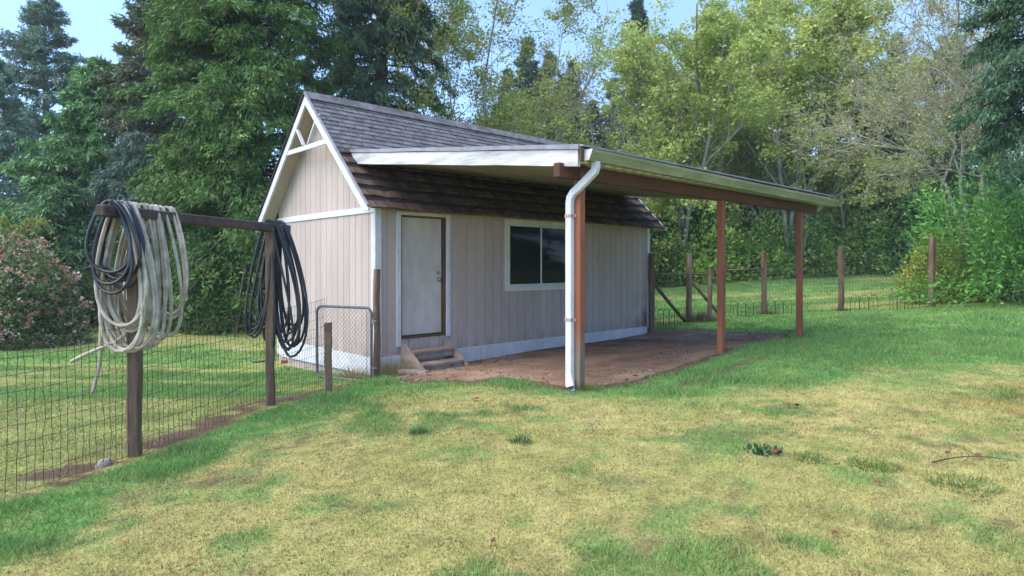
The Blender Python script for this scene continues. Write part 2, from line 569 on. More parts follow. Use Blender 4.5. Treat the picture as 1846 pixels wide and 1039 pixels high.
RF = np.array([(3.31, 14.75), (4.70, 16.4), (7.4, 18.2), (9.5, 17.9), (11.25, 16.6), (13.6, 15.2)])
def masks(a, b):
    """green 0..1 (grass against moss), bare 0..1, far dirt distance"""
    fs = line_signed(a, b, FEN)
    dd = poly_dist(a, b, DIRT)
    n1 = fbm(a, b, 1.5, 11, 4); n2 = fbm(a, b, .45, 23, 3); n3 = fbm(a, b, 5.0, 31, 2)
    g = smooth(-.55, .75, (b - 6.35 - .12 * np.maximum(a - 2, 0)) + 2.6 * (n1 - .5))
    strip = smooth(1.05, .45, fs + 1.0 * (n1 - .5)) * smooth(.05, .2, fs) * smooth(2.2, 3.2, b)
    g = np.maximum(g, strip)
    g = np.where(b > 9, np.maximum(g, .8), g)
    n4 = fbm(a, b, .22, 27, 3); n5 = fbm(a, b, .8, 29, 3)
    patch = smooth(.50, .66, n2 * .35 + n4 * .35 + n5 * .3) * .52 + .11
    near = np.maximum(g * (.75 + .25 * smooth(.35, .5, n4)), patch)
    left = smooth(.42, .62, fbm(a * .45, b * 1.3, 1.6, 41, 3)) * .5 + .35
    far = smooth(.40, .60, fbm(a * .35, b * 1.5, 2.2, 51, 3)) * .6 + .4
    res = np.where(fs < 0, left, near)
    rfs = line_signed(a, b, RF)
    beyond = (b > 14.5) & (a > 2) & (rfs < 0)
    res = np.where(beyond, far, res)
    bare = smooth(.57, .70, n2 * .35 + n5 * .2 + fbm(a, b, .12, 61, 3) * .45) * (1 - res) * .75
    bare = np.maximum(bare, smooth(.30, .10, np.abs(fs + .10 + .35 * (n2 - .5)) - .12 * (n4 - .4)) * smooth(2.0, 2.6, b) * smooth(.30, .42, n4))
    path = smooth(.15, .05, np.abs(poly_dist(a, b, DIRT) - .62 - .3 * (n1 - .5))) * smooth(6.3, 6.8, b) * smooth(1.3, 2.0, a) * smooth(9.0, 7.8, b) * .8
    bare = np.maximum(bare, path)
    bare = np.maximum(bare, smooth(.28, .0, dd + .25 * (n2 - .5)))
    forest = smooth(0, 1, forest_edge(a, b))
    return res, bare, dd, forest, fs

def forest_edge(a, b):
    """positive under the trees"""
    e1 = b - (30.5 + .25 * (a - 7)) + 1.2 * (fbm(a, b, 3, 71, 2) - .5)           # beyond the right lawn
    e2 = b - 17.2 - .06 * (a + 12) + 1.0 * (fbm(a, b, 2, 72, 2) - .5)            # left lawn
    bush = 1.6 - np.hypot((a - 14.3) / 1.35, (b - 17.3) / 1.25) + .5 * (fbm(a, b, 1.2, 73, 2) - .5)
    e = np.where(a < -1.5, e2, np.where(a > 3, e1, np.maximum(e1, b - 19)))
    return np.maximum(e, bush)

MOSS = np.array([.56, .465, .185]); MOSS2 = np.array([.43, .385, .135]); GREEN = np.array([.125, .29, .075]); GREEN2 = np.array([.20, .38, .10])
BARE = np.array([.155, .105, .068]); DUFF = np.array([.085, .055, .035])
def lawn_colour(a, b):
    g, bare, dd, forest, fs = masks(a, b)
    n = fbm(a, b, .7, 81, 3)[:, None]
    n = smooth(.3, .7, n * .6 + .4 * fbm(a, b, .18, 83, 3)[:, None])
    moss = MOSS * n + MOSS2 * (1 - n)
    gr = GREEN * n + GREEN2 * (1 - n)
    c = moss * (1 - g[:, None]) + gr * g[:, None]
    c = c * (1 - bare[:, None]) + BARE * bare[:, None]
    c = c * (.62 + .72 * fbm(a, b, .085, 85, 3))[:, None]
    rust = smooth(.62, .75, fbm(a, b, .9, 91, 3)) * smooth(3.2, 4.5, a) * smooth(10, 8, b) * .35
    c = c * (1 - rust[:, None]) + np.array([.36, .20, .06]) * rust[:, None]
    c = c * (1 - forest[:, None]) + DUFF * forest[:, None]
    return c, g, bare, dd, forest, fs

# ---------------------------------------------------------------- ground sheet
def axis(fine0, fine1, step, far0, far1, grow=1.14):
    xs = list(np.arange(fine0, fine1 + 1e-6, step))
    s = step; x = xs[-1]
    while x < far1:
        s *= grow; x += s; xs.append(x)
    s = step; x = xs[0]; pre = []
    while x > far0:
        s *= grow; x -= s; pre.append(x)
    return np.array(pre[::-1] + xs)

axa = axis(-6.0, 7.0, .06, -150, 150, 1.055)
axb = axis(2.2, 8.5, .06, -120, 170, 1.05)
GA, GB = np.meshgrid(axa, axb)
ga, gb = GA.ravel(), GB.ravel()
gzv = gz_ab(ga, gb)
xy = CAM[:2] + ga[:, None] * RT + gb[:, None] * FW
gc = lawn_colour(ga, gb)[0]
na, nb = len(axa), len(axb)
ii = np.arange(na * nb).reshape(nb, na)
F = np.stack([ii[:-1, :-1], ii[:-1, 1:], ii[1:, 1:], ii[1:, :-1]], -1).reshape(-1, 4)
ground = np_mesh('ground', np.column_stack([xy, gzv]), F, M['ground'], gc, smooth=True)
tag(ground, kind='structure')

# dirt floor under the carport: sheet laid just over the ground
da = np.arange(DIRT[:, 0].min() - .1, DIRT[:, 0].max() + .1, .06)
db = np.arange(DIRT[:, 1].min() - .1, DIRT[:, 1].max() + .1, .06)
DA, DB = np.meshgrid(da, db)
A_, B_ = DA.ravel(), DB.ravel()
sdv = poly_dist(A_, B_, DIRT) + .22 * (fbm(A_, B_, .5, 101, 3) - .5)
zz = gz_ab(A_, B_) + .012 + .012 * (fbm(A_, B_, .35, 102, 3) - .5) - smooth(-.10, .03, sdv) * .03
jj = np.arange(len(A_)).reshape(DA.shape)
Fq = np.stack([jj[:-1, :-1], jj[:-1, 1:], jj[1:, 1:], jj[1:, :-1]], -1).reshape(-1, 4)
keep = (sdv[Fq] < .04).all(1)
Fq = Fq[keep]
used = np.unique(Fq); remap = -np.ones(len(A_), int); remap[used] = np.arange(len(used))
Vd = np.column_stack([CAM[:2] + A_[used][:, None] * RT + B_[used][:, None] * FW, zz[used]])
dirt = np_mesh('dirt_floor', Vd, remap[Fq], M['dirt'], smooth=True)
tag(dirt, kind='structure')

# ---------------------------------------------------------------- SHED
LX, WY = 7.37, 3.66
E = .28; OV = .30; EZ = 2.74           # eave overhang, rake overhang, eave height (top of roof plane at the eave)
RY = WY / 2; RZ = EZ + (RY + E)        # 45 degree roof
def roofz(y):
    return EZ + (y + E) if y <= RY else RZ - (y - RY)
shed = thing('shed', 'beige wooden garden shed with steep shingled roof and white trim', 'shed', (0, 0, 0))

def board_prism(mb, poly2, plane, off, th):
    """poly2: (u,z) list; plane 'front' (y=off, outward -y) or 'gable' (x=off, outward -x)"""
    if plane == 'front':
        mb.prism([(u, off, z) for u, z in poly2], (0, -th, 0))
    else:
        mb.prism([(off, u, z) for u, z in poly2], (-th, 0, 0))

# backing walls with real openings
DO = (.455, 1.36, .64, 2.635)           # door opening
WO = (2.84, 4.60, 1.43, 2.60)          # window opening
mb = MB()
ZB, ZT = .08, 2.95
TH = .09
def wall_rect(x0, x1, z0, z1):
    mb.box(((x0 + x1) / 2, TH / 2 + .012, (z0 + z1) / 2), (x1 - x0, TH, z1 - z0))
wall_rect(.0, DO[0], ZB, ZT); wall_rect(DO[0], DO[1], ZB, DO[2]); wall_rect(DO[0], DO[1], DO[3], ZT)
wall_rect(DO[1], WO[0], ZB, ZT); wall_rect(WO[0], WO[1], ZB, WO[2]); wall_rect(WO[0], WO[1], WO[3], ZT); wall_rect(WO[1], LX, ZB, ZT)
front = mb.build('front_wall', M['siding'], shed)
mb = MB()
mb.prism([(.012, .11, ZB - .2), (.012, WY - .0, ZB - .2), (.012, WY, roofz(WY) - .1), (.012, RY, RZ - .1), (.012, .11, roofz(.11) - .1)], (.09, 0, 0))
gable = mb.build('gable_wall', M['siding'], shed)
mb = MB()
mb.prism([(LX, .11, ZB), (LX, WY, ZB), (LX, WY, roofz(WY) - .1), (LX, RY, RZ - .1), (LX, .11, roofz(.11) - .1)][::-1], (-.09, 0, 0))
mb.build('gable_wall', M['siding'], shed)
mb = MB(); mb.box((LX / 2, WY - .05, 1.4), (LX - .2, .09, 3.0)); mb.build('back_wall', M['siding'], shed)
mb = MB(); mb.box((LX / 2, WY / 2 + .05, .55), (LX - .22, WY - .3, .06)); mb.build('floor', M['grey_wood'], shed)

# front siding boards
pitch = .2032; gap = .009
cuts = sorted(set([round(i * pitch, 4) for i in range(int(LX / pitch) + 1)] + [LX]))
def pieces(x0, x1):
    zr = [(ZB + .22, ZT)]
    for o, m_ in ((DO, .0), (WO, .0)):
        if x0 < o[1] - 1e-4 and x1 > o[0] + 1e-4:
            new = []
            for z0, z1 in zr:
                if o[2] > z0: new.append((z0, min(z1, o[2])))
                if o[3] < z1: new.append((max(z0, o[3]), z1))
            zr = new
    return zr
for i in range(len(cuts) - 1):
    x0, x1 = cuts[i] + gap / 2, cuts[i + 1] - gap / 2
    sub = [x0] + [e for e in (DO[0], DO[1], WO[0], WO[1]) if x0 < e < x1] + [x1]
    for q in range(len(sub) - 1):
        if sub[q + 1] - sub[q] < .012: continue
        for z0, z1 in pieces(sub[q], sub[q + 1]):
            if z1 - z0 < .03: continue
            b_ = MB(); b_.box(((sub[q] + sub[q + 1]) / 2, .004, (z0 + z1) / 2), (sub[q + 1] - sub[q], .016, z1 - z0), ch=.0025)
            b_.build('siding_board', M['siding'], front)
# gable boards with sloped tops
n = int(WY / pitch)
for i in range(n + 1):
    y0, y1 = i * pitch + gap / 2, min((i + 1) * pitch - gap / 2, WY)
    if y1 - y0 < .02: continue
    top = lambda y: roofz(y) - .14
    poly = [(y0, ZB + .2), (y1, ZB + .2), (y1, top(y1))]
    if y0 < RY < y1: poly.append((RY, top(RY)))
    poly.append((y0, top(y0)))
    b_ = MB(); board_prism(b_, poly[::-1], 'gable', .011, .016)
    b_.build('siding_board', M['siding'], gable)

# roof deck, both slopes
x0r, x1r = -OV, LX + OV
roof = MB()
roof.prism([(x0r + .03, -E + .06, EZ + .0), (x0r + .03, RY, RZ - .062), (x0r + .03, WY + E - .02, EZ - .045), (x0r + .03, WY + E - .02, EZ - .07), (x0r + .03, RY, RZ - .10), (x0r + .03, -E + .06, EZ - .03)],
           (x1r - x0r - .06, 0, 0))
roof = roof.build('roof', M['shadow_backing'], shed)
SQ = math.sqrt(.5)
RS = Matrix(((1, 0, 0), (0, SQ, -SQ), (0, SQ, SQ)))      # local x along ridge, local y up the slope, local z outward
RSn = np.array(RS)
# local frame origin at eave corner (x0r, -E, EZ)
slope_len = (RY + E) / SQ
KINK = (.67 + E) / SQ                                     # where the carport meets the roof
def roof_pt(x, s, n_=0.0):
    return np.array([x, -E, EZ]) + RSn @ np.array([0, s, n_])
def wedge(w, l, t0, t1, jag=0.0, rs=None, nseg=1):
    """shingle: butt thickness t0 at y=0, t1 at y=l"""
    m_ = MB()
    xs = np.linspace(-w / 2, w / 2, nseg + 1)
    yj = (rs.uniform(-jag, jag, nseg + 1) if rs is not None else np.zeros(nseg + 1))
    vs = []
    for x, j in zip(xs, yj):
        vs += [(x, j, 0), (x, j, t0), (x, l, t1), (x, l, 0)]
    fs = []
    for i in range(nseg):
        a = 4 * i; b_ = a + 4
        fs += [(a, b_, b_ + 1, a + 1), (a + 1, b_ + 1, b_ + 2, a + 2), (a + 2, b_ + 2, b_ + 3, a + 3), (a + 3, b_ + 3, b_, a)]
    fs += [(0, 1, 2, 3), (4 * nseg + 3, 4 * nseg + 2, 4 * nseg + 1, 4 * nseg)]
    m_.add(vs, fs)
    return m_
rs = np.random.default_rng(3)
sh_meshes = []
EXPO = .128; TABW = .305
for k in range(5):
    me = wedge(TABW - .008 - .003 * k, EXPO + .035, .013, .003, .003, rs, 4).mesh('shingle'); setmat(me, M['shingle']); sh_meshes.append(me)
tilt = math.atan2(.012, EXPO)
placed = []
row = 0; s = KINK - .03
while s < slope_len - .05:
    off = (row % 2) * TABW * .5 + rs.uniform(-.03, .03)
    x = x0r - off
    while x < x1r:
        xa, xb = max(x, x0r), min(x + TABW, x1r)
        if xb - xa > .04: placed.append((s, (xa + xb) / 2, xb - xa))
        x += TABW
    row += 1; s += EXPO
placed.sort(key=lambda q: q[1])
rest = MB()
def place(me, name, x, s_, n_, tilt_, parent, sx=1.0, rz=0.0):
    o = bpy.data.objects.new(name, me)
    R4 = RS.to_4x4() @ Matrix.Rotation(-tilt_, 4, 'X') @ Matrix.Rotation(rz, 4, 'Z')
    p = roof_pt(x, s_, n_)
    o.matrix_local = Matrix.Translation(Vector(p)) @ R4 @ Matrix.Diagonal((sx, 1, 1, 1))
    link(o, parent)
    return o
for i, (s_, x, w) in enumerate(placed):
    if i < 295:
        place(sh_meshes[int(rs.integers(5))], 'shingle', x, s_, -.034 + rs.uniform(0, .002), .05, roof, w / TABW, rs.uniform(-.006, .006))
    else:
        R = RSn @ np.array(Matrix.Rotation(-.05, 3, 'X'))
        p = roof_pt(x, s_, -.034)
        m_ = wedge(w - .010, EXPO + .035, .013, .003)
        rest.add([R @ np.array(q) + p for q in m_.v], m_.f)
rest.build('shingle', M['shingle'], roof, kind='stuff')
# ridge caps
capme = MB(); capme.prism([(-.13, -.15, -.14), (-.13, 0, .012), (-.13, .15, -.14), (-.13, .15, -.152), (-.13, 0, 0), (-.13, -.15, -.152)][::-1], (.27, 0, 0))
capme = capme.mesh('ridge_cap'); setmat(capme, M['shingle'])
x = x0r + .12
while x < x1r:
    o = bpy.data.objects.new('ridge_cap', capme); o.location = (x, RY, RZ - .008 + rs.uniform(0, .003)); o.rotation_euler = (rs.uniform(-.01, .01), -.03, 0)
    link(o, roof); x += .2
# far slope: plain courses joined (never faces the camera)
back = MB()
for r in range(int(slope_len / .25)):
    s_ = r * .25
    p0 = np.array([x0r, WY + E, EZ]) + np.array([0, -SQ, SQ]) * s_
    back.beam(p0 + np.array([0, -.09, .055]), p0 + np.array([x1r - x0r, -.09, .055]), .26, .012, up=(0, SQ, SQ))
back.build('shingle', M['shingle'], roof, kind='stuff')
# cedar shakes on the lower part
SHX = .27
row = 0; s = -.03
while s < KINK + .02:
    x = x0r + rs.uniform(-.05, 0)
    while x < x1r - .02:
        w = rs.uniform(.11, .22)
        xa, xb = max(x, x0r), min(x + w, x1r)
        if xb - xa > .03:
            me = wedge(xb - xa - .007, SHX + .06, .028 + rs.uniform(0, .008), .006, .008, rs, 2).mesh('shake'); setmat(me, M['shake'])
            place(me, 'shake', (xa + xb) / 2, s + rs.uniform(-.008, .008), -.048 + rs.uniform(0, .004), .085, roof)
        x += w
    s += SHX
# inner eave board behind the shake butts
mb = MB(); mb.box((LX / 2, -.10, EZ + .06), (LX + .1, .02, .10)); mb.build('eave_board', M['jamb'], shed)

# rake (barge) boards
def barge(sgn, xx, xw):
    y_e = -E if sgn > 0 else WY + E
    mb = MB()
    d = .125
    # profile in the y-z plane following the roof, thickness along x
    yi = lambda y: y if sgn > 0 else WY - y
    top = [(-E - .01, EZ - .05 - .0), (RY, RZ - .06)]
    bot = [(RY, RZ - .06 - d * 1.414), (-E + .135, EZ - .095), (-E - .01, EZ - .095)]
    poly = [(xx, yi(y), z) for y, z in top + bot]
    if sgn > 0: poly = poly[::-1]
    mb.prism(poly, (xw, 0, 0))
    return mb.build('barge_board', M['white_trim'], shed)
for xx, xw in ((-OV, .035), (LX + OV - .035, .035)):
    barge(1, xx, xw); barge(-1, xx, xw)
# dark drip edge above the rake
for sgn in (1, -1):
    mb = MB()
    yi = lambda y: y if sgn > 0 else WY - y
    p0 = (-OV - .012, yi(-E - .02), EZ - .022); p1 = (-OV - .012, yi(RY), RZ - .022)
    mb.beam(p0, p1, .03, .035, up=(0, -sgn * SQ, SQ))
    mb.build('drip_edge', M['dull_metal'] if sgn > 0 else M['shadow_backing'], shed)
# rake soffit boards (under the overhang)
for sgn in (1, -1):
    mb = MB()
    yi = lambda y: y if sgn > 0 else WY - y
    p0 = (-OV / 2 + .015, yi(-E + .1), EZ - .125 + .1); p1 = (-OV / 2 + .015, yi(RY), RZ - .15)
    mb.beam(p0, p1, OV - .045, .014, up=(0, -sgn * SQ, SQ))
    mb.build('soffit', M['siding'], shed)
# gable trims
mb = MB(); mb.box((-.017, WY / 2, 2.70), (.022, WY + .02, .10), ch=.003); mb.build('gable_trim', M['white_trim'], shed)
zc = 3.87
hw = RZ - .06 - .125 * 1.414 - zc
mb = MB(); mb.box((-OV + .022, RY, zc), (.028, 2 * hw + .06, .082), ch=.003); mb.build('collar_tie', M['white_trim'], shed)
for sg in (-1, 1):
    mb = MB(); mb.beam((-OV + .024, RY + sg * .09, zc + .05), (-OV + .024, RY + sg * .47, zc + .50), .026, .058, up=(1, 0, 0.01)); mb.v = mb.v
    mb.build('gable_strut', M['white_trim'], shed)
# corner trims, base skirts
mb = MB(); mb.box((-.016, .045, 1.36), (.02, .10, 2.56), ch=.003); mb.build('corner_trim', M['white_trim'], shed)
mb = MB(); mb.box((.035, -.016, 1.40), (.115, .02, 2.64), ch=.003); mb.build('corner_trim', M['white_trim'], shed)
mb = MB(); mb.box((LX - .04, -.016, 1.52), (.10, .02, 2.36), ch=.003); mb.build('corner_trim', M['white_trim'], shed)
mb = MB(); mb.box((-.016, WY - .045, 1.36), (.02, .10, 2.56), ch=.003); mb.build('corner_trim', M['white_trim'], shed)
def skirt(x0, x1, z0, z1):
    mb = MB(); mb.box(((x0 + x1) / 2, -.014, (z0 + z1) / 2), (x1 - x0, .024, z1 - z0), ch=.003); mb.build('skirt_board', M['white_trim'], shed)
skirt(.10, LX - .10, .12, .385)
mb = MB(); mb.prism([(-.002, .10, .10), (-.002, .10, .37), (-.002, WY - .1, .37), (-.002, WY - .1, .04)], (-.024, 0, 0)); mb.build('skirt_board', M['white_trim'], shed)
for y in (.5, 1.5, 2.6, 3.4):
    mb = MB(); mb.box((.12, y, -.06), (.2, .40, .24), ch=.01); mb.build('foundation_block', M['concrete'], shed)

# door
cz = (DO[2] + DO[3]) / 2
def casing(x0, x1, z0, z1, mat='white_trim'):
    mb = MB(); mb.box(((x0 + x1) / 2, -.016, (z0 + z1) / 2), (x1 - x0, .026, z1 - z0), ch=.004); mb.build('door_casing', M[mat], shed)
casing(DO[0] - .085, DO[0] - .002, DO[2] - .12, DO[3] + .06)
casing(DO[1] + .002, DO[1] + .085, DO[2] - .02, DO[3] + .06)
casing(DO[0] - .002, DO[1] + .002, DO[3] + .002, DO[3] + .06, 'cream_trim')
mb = MB()
mb.box((DO[1] - .012, .055, cz), (.024, .12, DO[3] - DO[2]))
mb.box((DO[0] + .012, .055, cz), (.024, .12, DO[3] - DO[2]))
mb.box(((DO[0] + DO[1]) / 2, .055, DO[3] - .012), (DO[1] - DO[0] - .05, .12, .024))
mb.box(((DO[0] + DO[1]) / 2, .035, DO[2] + .012), (DO[1] - DO[0] - .05, .12, .03))
mb.build('door_frame', M['jamb'], shed)
mb = MB(); mb.box(((DO[0] + DO[1]) / 2, .105, cz + .01), (DO[1] - DO[0] - .056, .04, DO[3] - DO[2] - .06), ch=.003)
door = mb.build('door', M['door'], shed)
hz = 1.58; hx = DO[1] - .095
mb = MB(); mb.tube([(hx, .086, hz), (hx, .078, hz)], .032, 12).tube([(hx, .08, hz), (hx, .045, hz)], .011, 8)
for k in range(5):
    pass
mb.tube([(hx, .05, hz), (hx, .04, hz), (hx, .025, hz), (hx, .015, hz)], [.016, .027, .027, .014], 12)
mb.build('door_handle', M['steel'], door, smooth=True)
mb = MB(); mb.tube([(hx, .086, hz + .12), (hx, .074, hz + .12)], .024, 12); mb.build('lock_plate', M['steel'], door)

# window: outer casing, sliding sash frames, two panes
win = MB()
cw = .125
def wb(x0, x1, z0, z1, y0, y1, ch=.003):
    win.box(((x0 + x1) / 2, (y0 + y1) / 2, (z0 + z1) / 2), (x1 - x0, y1 - y0, z1 - z0), ch=ch)
wb(WO[0] - cw, WO[0], WO[2] - .095, WO[3] + .10, -.03, -.006); wb(WO[1], WO[1] + cw, WO[2] - .095, WO[3] + .10, -.03, -.006)
wb(WO[0], WO[1], WO[3], WO[3] + .10, -.03, -.006); wb(WO[0], WO[1], WO[2] - .095, WO[2], -.03, -.006)
win = win.build('window', M['cream_trim'], shed)
xm = 3.72
sash = MB()
def sb(x0, x1, z0, z1, y0, y1): sash.box(((x0 + x1) / 2, (y0 + y1) / 2, (z0 + z1) / 2), (x1 - x0, y1 - y0, z1 - z0), ch=.002)
for xa, xb, y in ((WO[0] + .001, xm + .02, .012), (xm - .02, WO[1] - .001, .046)):
    f = .035
    sb(xa, xa + f, WO[2], WO[3], y, y + .028); sb(xb - f, xb, WO[2], WO[3], y, y + .028)
    sb(xa + f, xb - f, WO[3] - f, WO[3], y, y + .028); sb(xa + f, xb - f, WO[2], WO[2] + f, y, y + .028)
sash.build('window_frame', M['white_metal'], win)
for xa, xb, y in ((WO[0] + .03, xm - .01, .024), (xm + .01, WO[1] - .03, .058)):
    mb = MB(); mb.box(((xa + xb) / 2, y, (WO[2] + WO[3]) / 2), (xb - xa, .005, WO[3] - WO[2] - .05)); mb.build('pane', M['glass'], win)
mb = MB(); mb.box(((WO[0] + WO[1]) / 2, .24, (WO[2] + WO[3]) / 2), (2.2, .01, 1.5)); mb.build('window_backing', M['shadow_backing'], win)  # flat near-black sheet set behind the panes

# ---------------------------------------------------------------- CARPORT
cp = thing('carport', 'lean-to carport roof on three reddish wooden posts beside the shed', 'carport', (0, -2, 0))
CY0, CZ0, CY1, CZ1 = .69, 3.70, -4.16, 3.10
csl = (CZ0 - CZ1) / (CY0 - CY1)
def cz_(y): return CZ1 + (y - CY1) * csl
CL0, CL1 = .0, 7.06
cang = math.atan(csl)
mb = MB()
mb.prism([(CL0, CY0, CZ0), (CL0, CY1, CZ1), (CL0, CY1, CZ1 - .02), (CL0, CY0, CZ0 - .02)], (CL1 - CL0, 0, 0))
croof = mb.build('roof', M['shingle'], cp)
# deck boards below, running along the shed
bw = .14
y = CY0 - .05
crs = np.random.default_rng(9)
updeck = (0, -math.sin(cang), math.cos(cang))
while y - bw > -3.86:
    yc = y - bw / 2
    b_ = MB(); zc_ = cz_(yc) - .160 - .003 * crs.random()
    b_.beam((CL0 + .03, yc, zc_), (CL1 - .04, yc, zc_), bw - .007, .019, up=updeck, ch=.002)
    b_.build('deck_board', M['deck'], croof)
    y -= bw
# corrugated eave panel between beam and gutter
xs = np.arange(CL0 + .06, CL1 - .02, .0245)
V = []; 
for yv in (-3.80, -4.19):
    for x in xs: V.append((x, yv, cz_(yv) - .166 + .016 * math.sin(x * 2 * math.pi / .196)))
nx = len(xs)
mb = MB(); mb.add(V, [(i, i + 1, nx + i + 1, nx + i) for i in range(nx - 1)])
mb.add([(p[0], p[1], p[2] + .004) for p in V], [(i, nx + i, nx + i + 1, i + 1) for i in range(nx - 1)])
mb.build('corrugated_panel', M['corrugated'], cp, smooth=True)
# fascia boards
def sloped_board(x0, xw, d, ztop, name, mat, ya=CY0 - .02, yb=CY1 + .0, sag=0):
    mb = MB()
    ys = np.linspace(ya, yb, 9)
    top = [(x0, yy, cz_(yy) + ztop) for yy in ys]
    bot = [(x0, yy, cz_(yy) + ztop - d - .004 * math.sin(7 * yy)) for yy in ys[::-1]]
    mb.prism((top + bot), (xw, 0, 0))
    return mb.build(name, mat, cp)
sloped_board(-.045, .04, .175, -.045, 'fascia', M['peeling_white'])
sloped_board(CL1 + .003, .03, .15, -.045, 'fascia', M['white_trim'])
sloped_board(-.062, .075, .050, .012, 'flashing', M['dull_metal'], CY0 + .02, CY1 - .02)
mb = MB(); mb.box((-.02, CY1 - .035, CZ1 - .11), (.05, .02, .13)); mb.build('fascia_end', M['jamb'], cp)
mb = MB(); mb.box(((CL0 + CL1) / 2, CY1 - .01, CZ1 - .105), (CL1 - CL0 - .01, .02, .15)); mb.build('eave_board', M['cream_trim'], cp)
# roofing edge over the gutter
mb = MB(); mb.prism([(CL0 - .05, CY1 - .075, CZ1 + .002), (CL0 - .05, CY1 + .25, CZ1 + .045), (CL0 - .05, CY1 + .25, CZ1 + .02), (CL0 - .05, CY1 - .075, CZ1 - .016)], (CL1 - CL0 + .08, 0, 0)); mb.build('roof_edge', M['dull_metal'], cp)
# gutter: K profile swept along x
gy = CY1 - .024; gzt = CZ1 - .045
prof = [(0, 0), (0, -.115), (-.075, -.115), (-.088, -.085), (-.105, -.055), (-.122, -.03), (-.128, 0), (-.118, 0), (-.112, -.03), (-.095, -.055), (-.078, -.082), (-.07, -.107), (-.008, -.107), (-.008, 0)]
mb = MB()
GL0, GL1 = .02, 7.12
def gdrop(x): return -.04 * (x - GL0) / (GL1 - GL0)
poly0 = [(GL0, gy + p[0], gzt + p[1]) for p in prof]
vs = poly0 + [(GL1, gy + p[0], gzt + p[1] + gdrop(GL1)) for p in prof]
n_ = len(prof)
mb.add(vs, [(i, (i + 1) % n_, n_ + (i + 1) % n_, n_ + i) for i in range(n_)])
capf = [(0, 0), (0, -.115), (-.075, -.115), (-.105, -.055), (-.128, 0)]
gut = mb.build('gutter', M['gutter'], cp)
for xx in (GL0, GL1):
    mb = MB(); mb.prism([(xx - .004, gy + p[0], gzt + p[1] + gdrop(xx)) for p in capf], (.004, 0, 0)); mb.build('end_cap', M['white_metal'], gut)
# downspout: rectangular pipe with two elbows and a shoe
px_, py_ = .265, -3.92                                     # near post
def rect_sweep(pts, w, d, wdir):
    pts = np.array(pts, float); n = len(pts)
    T = np.gradient(pts, axis=0); T /= np.linalg.norm(T, axis=1, keepdims=True)
    vs = []
    prof = [(-1, -.8), (-.85, -1), (.85, -1), (1, -.8), (1, .8), (.85, 1), (-.85, 1), (-1, .8)]
    for p, t in zip(pts, T):
        u = np.array(wdir, float); u = u - t * u.dot(t); u /= np.linalg.norm(u)
        v_ = np.cross(t, u)
        for a, b_ in prof: vs.append(p + u * a * w / 2 + v_ * b_ * d / 2)
    k = len(prof)
    fs = [(i * k + j, i * k + (j + 1) % k, (i + 1) * k + (j + 1) % k, (i + 1) * k + j) for i in range(n - 1) for j in range(k)]
    m_ = MB(); m_.add(vs, fs); return m_
dsx, dsy = px_ - .08, py_ + .075
gb_z = gzt - .112
zg = gz(dsx, dsy)
pts = [(.17, gy - .045, gb_z), (.17, gy - .045, gb_z - .06), (.172, gy - .03, gb_z - .10), (.176, gy + .02, gb_z - .135),
       (.183, dsy - .14, gb_z - .255), (.186, dsy - .05, gb_z - .31), (.187, dsy - .01, gb_z - .36), (dsx, dsy, gb_z - .42),
       (dsx, dsy, 1.8), (dsx, dsy, zg + .26), (dsx, dsy, zg + .17), (dsx - .012, dsy - .012, zg + .11), (dsx - .05, dsy - .05, zg + .055), (dsx - .10, dsy - .10, zg + .03)]
ds = rect_sweep(pts, .085, .065, (.7, .7, 0.0) if False else (0, 1, 0)).build('downspout', M['white_metal'], cp)
for zz_ in (zg + .78, 2.38):
    mb = MB(); mb.box((dsx, dsy, zz_), (.074, .094, .035)); mb.box((dsx + .05, dsy - .02, zz_), (.07, .10, .033)); mb.build('strap', M['strap'], ds)
    
# beam and posts
mb = MB(); mb.box((3.43, py_, cz_(py_) - .192 - .078), (7.10, .09, .155), ch=.006); mb.build('beam', M['beam_red_shade'], cp)
def timber(p, z0, z1, w, mat, name, parent, seed, ch=.01, rough=.004, lean=(0, 0), d=None, rz=0.0):
    """square post with slightly wandering edges"""
    r_ = np.random.default_rng(seed); d = d or w
    m_ = MB(); nz = 9
    prof = [(-1, -1 + ch * 2 / w), (-1 + ch * 2 / w, -1), (1 - ch * 2 / w, -1), (1, -1 + ch * 2 / w), (1, 1 - ch * 2 / w), (1 - ch * 2 / w, 1), (-1 + ch * 2 / w, 1), (-1, 1 - ch * 2 / w)]
    vs = []
    c_, s_ = math.cos(rz), math.sin(rz)
    for i in range(nz):
        t = i / (nz - 1); j = r_.uniform(-rough, rough, 2); sc = 1 + r_.uniform(-.03, .03)
        for a, b_ in prof:
            ax_, bx_ = a * w / 2 * sc, b_ * d / 2 * sc
            e = r_.uniform(-rough, rough, 3) * .6
            zz_ = z0 + (z1 - z0) * t + (e[2] * 3 if i == nz - 1 else 0)
            vs.append((p[0] + j[0] + c_ * ax_ - s_ * bx_ + e[0] + lean[0] * t, p[1] + j[1] + s_ * ax_ + c_ * bx_ + e[1] + lean[1] * t, zz_))
    k = 8
    fs = [(i * k + q, i * k + (q + 1) % k, (i + 1) * k + (q + 1) % k, (i + 1) * k + q) for i in range(nz - 1) for q in range(k)]
    fs.append(tuple(range(k))[::-1]); fs.append(tuple((nz - 1) * k + q for q in range(k)))
    m_.add(vs, fs)
    return m_.build(name, mat, parent)

